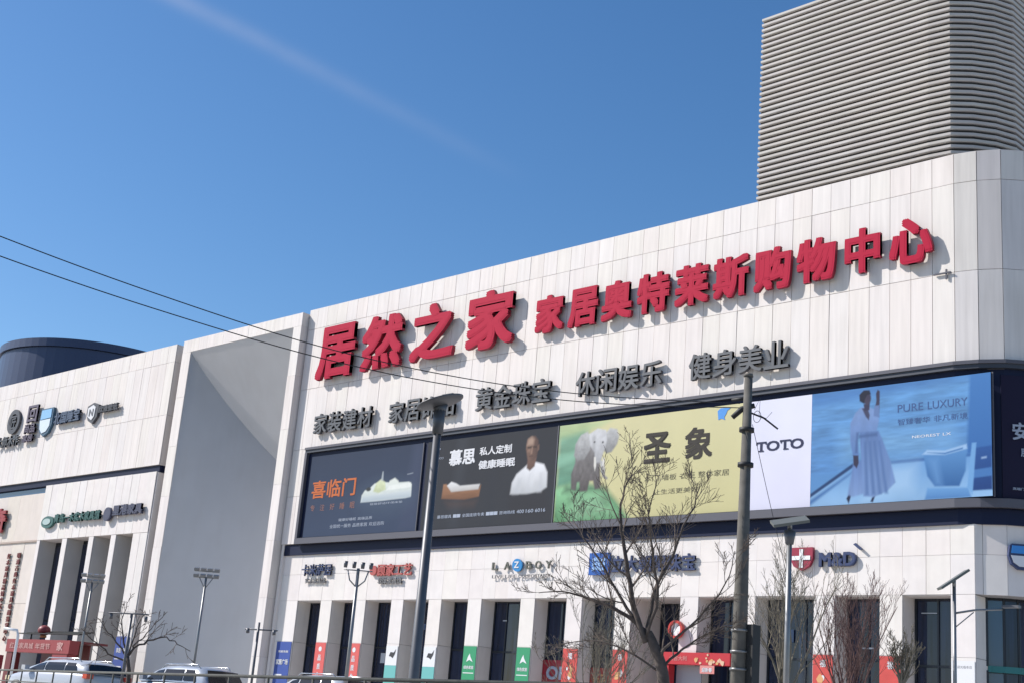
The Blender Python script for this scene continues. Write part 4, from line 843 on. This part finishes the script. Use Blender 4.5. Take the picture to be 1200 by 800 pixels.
rowlamp((-41.82, -18.6, 0), 5.7, 'tall lamp post with two floodlight rows in front of the grey recess')
rowlamp((-48.17, -19.45, 0), 5.5, 'tall lamp post with two floodlight rows in front of the left wing slots')
t = thing('camera_pole', 'thin dark pole with a short cross arm beside the right edge of the grey recess', 'pole', (-30.9, -23.9, 0))
tubo('post', [(0, 0, 1.0), (0, 0, 3.6)], .035, POLE, t, 8); tubo('cross_arm', [(-.25, -.25, 3.4), (.35, .38, 3.42)], .02, POLE, t, 6)
for k in (-.2, .3): tubo('camera', [(k, k, 3.42), (k+.02, k, 3.3)], .045, POLE, t, 8)
t = thing('camera_pole', 'thin dark pole with a cross arm in front of the blue sign banner', 'pole', (-36.25, -24.6, 0))
tubo('post', [(0, 0, 1.0), (0, 0, 3.75)], .04, POLE, t, 8); tubo('cross_arm', [(-.45, -.5, 3.72), (.35, .35, 3.76)], .02, POLE, t, 6)
for k in (-.42, .3): tubo('camera', [(k, k, 3.7), (k+.02, k, 3.55)], .05, POLE, t, 8)

RAILM = mat('rail_metal', (.11, .11, .10), .8, .0, spec=.2, grain=.2, gscale=5)
# guard rail on the ramp
g0, g1 = Vector((-46.5, -23.9, 0)), Vector((-8.8, -34.0, 0)); gd = (g1-g0); gl = gd.length; gd.normalize()
rl = thing('guard_rail', 'grey metal guard rail in front of the parked white cars', 'railing')
tubo('top_rail', [g0+Vector((0, 0, 1.93)), g1+Vector((0, 0, 1.91))], .03, RAILM, rl, 8)
tubo('lower_rail', [g0+Vector((0, 0, 1.6)), g1+Vector((0, 0, 1.58))], .018, RAILM, rl, 8); tubo('lower_rail', [g0+Vector((0, 0, 1.3)), g1+Vector((0, 0, 1.28))], .018, RAILM, rl, 8)
k = 0.
while k <= gl: p = g0+gd*k; tubo('post', [p+Vector((0, 0, .98)), p+Vector((0, 0, 1.9))], .024, RAILM, rl, 8); k += 2.05
# hedge
bm = bmesh.new(); random.seed(3)
for k in range(2600):
    f = random.random(); p = Vector((-47, -20.8, 0)).lerp(Vector((-20, -28.6, 0)), f)+Vector((random.uniform(-.35, .35), random.uniform(-.35, .35), random.uniform(1.0, 1.72)))
    a = Vector((random.gauss(0, 1), random.gauss(0, 1), random.gauss(0, 1))).normalized()*.07; b = a.orthogonal().normalized()*.05
    bm.faces.new([bm.verts.new(p+v) for v in (-a, b, a, -b)])
o = fin('hedge', bm, mat('hedge_leaf', (.17, .15, .05), .8), kind='stuff'); o['label'] = 'low olive hedge behind the guard rail'; o['category'] = 'hedge'

# red kiosk at the left
t = thing('kiosk', 'red lettered kiosk with dark opening in front of the left wing', 'kiosk', (-76.9, -6.4, 0))
kr = mat('kiosk_red', (.26, .03, .035), .5); kr2 = mat('kiosk_red_dark', (.14, .015, .02), .5)
box('fascia', -3.4, 4.2, -.3, .3, 3.55, 4.3, kr, t); box('post', -3.3, -2.6, -.25, .3, 1.0, 3.54, kr2, t); box('post', 2.3, 4.0, -.25, .3, 1.0, 3.54, kr, t); box('back_wall', -3.3, 2.3, 2.0, 2.1, 1.0, 4.2, kr2, t); box('roof', -4.3, 4.0, .32, 2.2, 4.2, 4.32, kr2, t)
fit_text('lettering', '红木家具城 年货节', -2.9, 2.0, 3.75, 4.1, -.32, flat('print_pinkish', (.55, .30, .28)), t, bold=.01)
fit_text('lettering', '家', 2.8, 3.5, 3.7, 4.2, -.32, flat('print_pinkish', (.55, .30, .28)), t, bold=.02); 
box('low_sign', -9.5, -4.5, -.2, .2, 1.0, 3.35, mat('kiosk_red_light', (.36, .07, .08), .5), t)
t = thing('street_lamp', 'short white bent-top post in front of the red kiosk', 'post', (-55.5, -18.4, 0))
tubo('post', [(0, 0, 1), (0, 0, 3.55), (-.05, -.05, 3.75), (-.45, -.45, 3.8)], .06, WHITE, t, 8)
t = thing('sunshade', 'dark flat canopy slats with a red ball above the kiosk', 'canopy', (-78.5, -5.2, 0))
for k in range(4): box('slat', -3.0+k*.3, 4.4-k*.2, -.25+k*.35, .0+k*.35, 4.72+k*.07, 4.78+k*.07, BLACK, t)
for xx in (-2.4, 3.9): tubo('support', [(xx, .3, 4.3), (xx, .3, 4.8)], .05, BLACK, t, 6)
bm = bmesh.new(); bmesh.ops.create_icosphere(bm, subdivisions=3, radius=.38); o = fin('lantern', bm, mat('lantern_red', (.22, .03, .035), .5), t, smooth=True); o.location = (-.7, .2, 4.98); o.scale = (1, 1, .82)
tubo('lantern_cap', [(-.7, .2, 4.55), (-.7, .2, 4.68)], .2, gold, t, 10)

# ------------------------------------------------------------------ cars
def car(loc, rz, lab, paint, h=1.68, L_=4.6):
    t = thing('parked_car', lab, 'car', loc, rz, group='white cars parked on the plaza')
    hl = L_/2
    # body loft: stations (x, half width, z low, z shoulder)
    st = [(-hl, .70, .42, .88), (-hl+.12, .84, .30, 1.02), (-hl+.5, .90, .24, 1.06), (-.6, .92, .22, 1.04), (.6, .92, .22, 1.02), (hl-1.0, .90, .24, .98), (hl-.3, .84, .28, .90), (hl-.05, .72, .38, .76)]
    bm = bmesh.new(); rows = []
    for x, w, zl, zs in st:
        pr = [(-w*.9, zl), (-w, zl+.15), (-w, (zl+zs)/2+.05), (-w*.95, zs-.06), (-w*.82, zs), (0, zs+.03), (w*.82, zs), (w*.95, zs-.06), (w, (zl+zs)/2+.05), (w, zl+.15), (w*.9, zl)]
        rows.append([bm.verts.new((x, y, z)) for y, z in pr])
    for a, b in zip(rows[:-1], rows[1:]):
        for k in range(len(a)): bm.faces.new((a[k], a[(k+1) % len(a)], b[(k+1) % len(a)], b[k]))
    bm.faces.new(rows[0]); bm.faces.new(rows[-1][::-1])
    body = fin('body', bm, paint, t, smooth=True)
    md = body.modifiers.new('s', 'SUBSURF'); md.levels = 1; md.render_levels = 2
    # cabin loft with domed roof
    cs = [(-hl+.08, .74, 1.03, .70, 1.05), (-hl+.38, .78, 1.03, .64, h-.10), (-hl+.75, .82, 1.03, .67, h-.02), (-.5, .84, 1.03, .69, h), (.25, .84, 1.03, .67, h-.05), (.55, .84, 1.02, .66, h-.14), (1.35, .80, 1.0, .72, 1.03)]
    bm = bmesh.new(); rows = []
    for x, wb, zb, wt, ztp in cs:
        d = (ztp-zb); pr = [(-wb, zb-.02), (-(wb*.65+wt*.35), zb+d*.5), (-wt, zb+d*.88), (-wt*.8, zb+d*.985), (0, ztp+.015), (wt*.8, zb+d*.985), (wt, zb+d*.88), ((wb*.65+wt*.35), zb+d*.5), (wb, zb-.02)]
        rows.append([bm.verts.new((x, y, z)) for y, z in pr])
    for a, b in zip(rows[:-1], rows[1:]):
        for k in range(len(a)-1): bm.faces.new((a[k], a[k+1], b[k+1], b[k]))
    bm.faces.new(rows[0]); bm.faces.new(rows[-1][::-1])
    fin('roof', bm, paint, t, smooth=True)
    def side_y(x, f):      # half width of the cabin at x and height fraction
        for (x0, wb0, zb0, wt0, z0), (x1, wb1, zb1, wt1, z1) in zip(cs[:-1], cs[1:]):
            if x0 <= x <= x1:
                k = (x-x0)/(x1-x0); wb = wb0+(wb1-wb0)*k; wt = wt0+(wt1-wt0)*k; zb = zb0+(zb1-zb0)*k; zt_ = z0+(z1-z0)*k
                mid = wb*.65+wt*.35
                return (wb+(mid-wb)*f/.5 if f < .5 else mid+(wt-mid)*(f-.5)/.38), zb+(zt_-zb)*f
        return .8, 1.1
    for s_ in (-1, 1):
        for (xa, xb, xc, xd) in ((-hl+.62, -1.05, -1.05, -hl+.8), (-.97, .02, .02, -.97), (.1, 1.0, .45, .1)):
            bm = bmesh.new(); vs = []
            lo = [(xa, .08), (xb, .08)]; hi = [(xc, .76), (xd, .76)]; mid = [((xb+xc)/2, .5), ((xa+xd)/2, .5)]
            ring_ = [lo[0], lo[1], mid[0], hi[0], hi[1], mid[1]]
            V = []
            for x, f_ in ring_:
                y, z = side_y(x, f_); V.append(bm.verts.new((x, s_*(y+.022), z)))
            bm.faces.new((V[0], V[1], V[2], V[5])); bm.faces.new((V[5], V[2], V[3], V[4])); fin('side_window', bm, CARG, t)
    for nm, (xa, za, wa), (xb, zb, wb) in (('rear_window', (-hl+.07, 1.04, .72), (-hl+.35, h-.12, .62)), ('windscreen', (1.27, 1.06, .70), (.62, h-.2, .60))):
        bm = bmesh.new(); o_ = -.03 if nm == 'rear_window' else .035
        V = [bm.verts.new(v) for v in ((xa+o_, -wa, za), (xa+o_*1.4, 0, za), (xa+o_, wa, za), (xb+o_, wb, zb), (xb+o_*1.2, 0, zb+.015), (xb+o_, -wb, zb))]
        bm.faces.new((V[0], V[1], V[4], V[5])); bm.faces.new((V[1], V[2], V[3], V[4])); fin(nm, bm, CARG, t)
    for s_ in (-1, 1):
        tubo('roof_rail', [(-hl+.7, s_*.62, h-.06), (-hl+.85, s_*.62, h+.04), (.2, s_*.62, h+.02), (.4, s_*.62, h-.12)], .018, CHROME, t, 6)
        box('tail_light', -hl-.02, -hl+.2, min(s_*.60, s_*.86), max(s_*.60, s_*.86), .86, 1.0, TAIL, t)
        box('headlight', hl-.32, hl-.08, min(s_*.5, s_*.82), max(s_*.5, s_*.82), .66, .80, CHROME, t)
        m_ = box('mirror', .78, .98, min(s_*.9, s_*1.08), max(s_*.9, s_*1.08), 1.02, 1.16, paint, t)
        for xx in (-hl+.85, hl-.9):
            w = tubo('wheel', [(xx, s_*.74, .34), (xx, s_*.93, .34)], .34, BLACK, t, 20); r2 = tubo('rim', [(xx, s_*.93, .34), (xx, s_*.945, .34)], .21, CHROME, w, 14)
    return t
car((-42.55, -22.93, 1.0), R(186), 'white car with roof rails, leftmost of the three behind the guard rail', CARW, h=1.43)
car((-40.3, -19.9, 1.0), R(184), 'white car in front of the tall grey recess, middle of the three', CARS, h=1.56)
car((-37.6, -16.4, 1.0), R(182), 'white car in front of the red banners, rightmost of the three', CARW, h=1.63)

# ------------------------------------------------------------------ bare trees
def grow(bm, p, d, ln, r_, lvl, maxl, rng, upw=.25, sides=(7, 5, 4, 3, 3), n_child=(6, 6, 5, 4), spread=38, rmin=.004, shrink=.55):
    n = 6 if lvl < 3 else 4; pts = [p.copy()]; rad = [r_]; dd = d.copy(); q = p.copy()
    for i in range(n):
        dd = (dd+Vector((rng.gauss(0, .10), rng.gauss(0, .10), rng.gauss(0, .08)+upw*.18))).normalized(); q = q+dd*ln/n; pts.append(q.copy()); rad.append(max(rmin, r_*(1-.8*(i+1)/n)))
    tube(bm, pts, rad, sides[min(lvl, 4)], cap=False)
    if lvl >= maxl: return
    kids(bm, pts, rad, ln, lvl, maxl, rng, upw, sides, n_child, spread, rmin, shrink)
def kids(bm, pts, rad, ln, lvl, maxl, rng, upw, sides, n_child, spread, rmin, shrink, start=.2):
    nc = n_child[min(lvl, len(n_child)-1)]; n = len(pts)-1
    for c in range(nc):
        f = start+(1-start)*(c+rng.random()*.8)/nc; f = min(f, .98); i = int(f*n); k = f*n-i
        p = pts[i].lerp(pts[i+1], k); t = (pts[i+1]-pts[i]).normalized(); ax = t.orthogonal(); ax.rotate(Matrix.Rotation(rng.uniform(0, 6.28), 3, t))
        d = t.copy(); d.rotate(Matrix.Rotation(R(spread+rng.gauss(0, 9)), 3, ax)); d = (d+Vector((0, 0, .12))).normalized()
        grow(bm, p, d, ln*shrink*(1.15-f*.6)*rng.uniform(.7, 1.2), max(rmin, rad[i]*.55), lvl+1, maxl, rng, upw, sides, n_child, spread, rmin, shrink)
rng = random.Random(11)
T = thing('bare_tree', 'large leafless tree with a wide crown in front of the yellow poster', 'tree', (-16.0, -25.5, 1.0))
off = Vector((-16.0, -25.5, 1.0))
vd = Vector((-.62, .78, 0))      # away from the camera, used only to give the limbs depth spread
LIMBS = [([(-16.12, -25.6, 3.07), (-16.32, -25.76, 3.4), (-16.75, -26.12, 3.72), (-17.08, -26.39, 3.85), (-17.44, -26.72, 3.95), (-17.8, -27.04, 3.9)], .085, .3),
 ([(-16.22, -25.68, 3.1), (-16.48, -25.89, 3.98), (-16.59, -25.98, 4.69), (-16.68, -26.05, 5.3), (-16.65, -26.03, 5.91), (-16.51, -25.92, 6.35)], .09, -.35),
 ([(-16.22, -25.68, 3.15), (-16.19, -25.66, 3.54), (-16.12, -25.6, 4.13), (-15.9, -25.43, 4.75), (-15.75, -25.31, 5.38), (-15.59, -25.2, 5.84), (-15.52, -25.14, 6.2)], .08, .5),
 ([(-16.0, -25.5, 2.8), (-15.94, -25.46, 3.03), (-15.58, -25.18, 3.47), (-15.12, -24.85, 4.21), (-14.98, -24.75, 4.83)], .06, -.5),
 ([(-16.32, -25.76, 3.35), (-16.61, -26.0, 3.89), (-16.99, -26.32, 4.65), (-17.26, -26.56, 5.12), (-17.4, -26.68, 5.43)], .06, .9),
 ([(-16.23, -25.69, 3.2), (-16.1, -25.58, 3.94), (-16.19, -25.66, 4.73), (-16.28, -25.73, 5.37), (-16.18, -25.65, 6.0)], .055, -1.0),
 ([(-15.97, -25.48, 2.7), (-15.69, -25.26, 3.04), (-15.32, -24.99, 3.38), (-14.92, -24.7, 3.6)], .05, .4),
 ([(-16.05, -25.5, 2.6), (-16.5, -25.9, 2.95), (-17.0, -26.3, 3.1), (-17.5, -26.7, 3.0)], .04, .7)]
tubo('trunk', [Vector(p)-off for p in catm([(-15.9, -25.42, .9), (-15.9, -25.42, 1.5), (-15.92, -25.44, 1.94), (-15.97, -25.48, 2.62), (-16.12, -25.6, 3.1), (-16.2, -25.66, 3.3)], 4)], [.17-.10*min(1, i/20) for i in range(21)], BARK, T, 12)
bmt = bmesh.new()
for pts, r_, dep in LIMBS:
    P = catm(pts, 4); n = len(P)
    P = [Vector(p)-off+vd*dep*(i/(n-1))+Vector((rng.gauss(0, .012), rng.gauss(0, .012), 0)) for i, p in enumerate(P)]; rad = [max(.009, .62*r_*(1-.88*i/(n-1))) for i in range(n)]
    tubo('limb', P, rad, BARK, T, 8)
    ln = sum((P[i+1]-P[i]).length for i in range(n-1))
    kids(bmt, P, rad, ln*.62, 1, 4, rng, .45, (7, 5, 4, 3, 3), (8, 9, 6, 5), 40, .0045, .56, start=.18)
fin('crown', bmt, TWIG, T)
def bush_tree(loc, h, spread, lab, m, seed, nb=9, levels=3, up=.5, sp=30, trunk=.0, tr=.06, nk=(7, 6, 4), lean=None, rmin=.0045):
    rr = random.Random(seed); t = thing('bare_tree', lab, 'tree', loc)
    tp = Vector((0, 0, trunk if trunk else .4))
    if lean: tp += Vector(lean)
    tubo('trunk', [(0, 0, -.1), tp*.5+Vector((.02, 0, 0)), tp], [tr*1.3, tr*1.05, tr], BARK, t, 9)
    b = bmesh.new()
    for k in range(nb):
        a = 6.283*(k+rr.random())/nb; e = rr.uniform(.05, 1)*spread; d = Vector((math.cos(a)*e, math.sin(a)*e, 1)).normalized()
        grow(b, tp-Vector((0, 0, .15*rr.random())), d, (h-tp.z)*rr.uniform(.7, 1.02), tr*.6, 1, levels+1, rr, up, n_child=nk, spread=sp, rmin=rmin)
    fin('crown', b, m, t); return t
bush_tree((-15.3, -22.5, 1.0), 4.0, .75, 'grey leafless tree tangled behind the slim lamp post right of the concrete pole', TWIGP, 5, nb=7, trunk=1.2, tr=.055, rmin=.0035)
bush_tree((-15.25, -20.15, 1.0), 3.9, .42, 'dense reddish leafless tree in front of a dark window right of the slim post', TWIGR, 8, nb=11, trunk=.9, tr=.045, nk=(7, 6, 4), sp=26, rmin=.0032)
bush_tree((-14.05, -19.5, 1.0), 2.95, .55, 'small pale leafless tree with a leaning trunk left of the white solar lamp', TWIGP, 12, nb=10, trunk=1.9, tr=.05, lean=(-.28, -.1, 0), nk=(6, 5, 4))
bush_tree((-23.3, -18.6, 1.0), 3.3, .8, 'low grey leafless shrub-like tree left of the large tree trunk', TWIGP, 21, nb=10, trunk=.6, tr=.04)
# left tree near the blue banner
rng = random.Random(4); off = Vector((-38.66, -22.96, 1.0))
T = thing('bare_tree', 'small leafless tree with long crooked side branches before the blue sign banner', 'tree', off)
tubo('trunk', [Vector(p)-off for p in ((-38.62, -22.9, .9), (-38.63, -22.92, 1.56), (-38.66, -22.98, 2.2), (-38.73, -23.09, 2.7))], [.09, .075, .065, .055], BARK, T, 9)
bmt = bmesh.new()
for pts, r_ in (([(-38.72, -23.08, 2.63), (-38.57, -22.82, 2.99), (-38.29, -22.36, 3.28), (-38.01, -21.91, 3.17), (-37.75, -21.5, 2.95)], .04),
                ([(-38.66, -22.97, 2.85), (-38.47, -22.66, 3.35), (-38.27, -22.33, 3.91)], .03), ([(-38.72, -23.08, 2.63), (-38.99, -23.53, 3.17), (-39.28, -24.05, 3.72)], .035),
                ([(-38.73, -23.08, 2.68), (-38.87, -23.32, 3.46), (-38.86, -23.31, 4.22)], .035), ([(-38.7, -23.03, 2.45), (-39.0, -23.55, 2.65), (-39.28, -24.05, 3.04), (-39.45, -24.36, 3.34)], .035),
                ([(-38.71, -23.06, 2.63), (-38.65, -22.95, 3.5), (-38.53, -22.75, 4.05)], .03)):
    P = [Vector(p)-off+Vector((rng.gauss(0, .03), rng.gauss(0, .03), rng.gauss(0, .03))) for p in catm(pts, 4)]; n = len(P); rad = [max(.011, r_*(1-.8*i/(n-1))) for i in range(n)]
    tubo('limb', P, rad, BARK, T, 7)
    kids(bmt, P, rad, sum((P[i+1]-P[i]).length for i in range(n-1))*.7, 1, 3, rng, .1, (7, 5, 4, 3, 3), (6, 6, 4, 3), 45, .008, .5, start=.25)
fin('crown', bmt, TWIG, T)
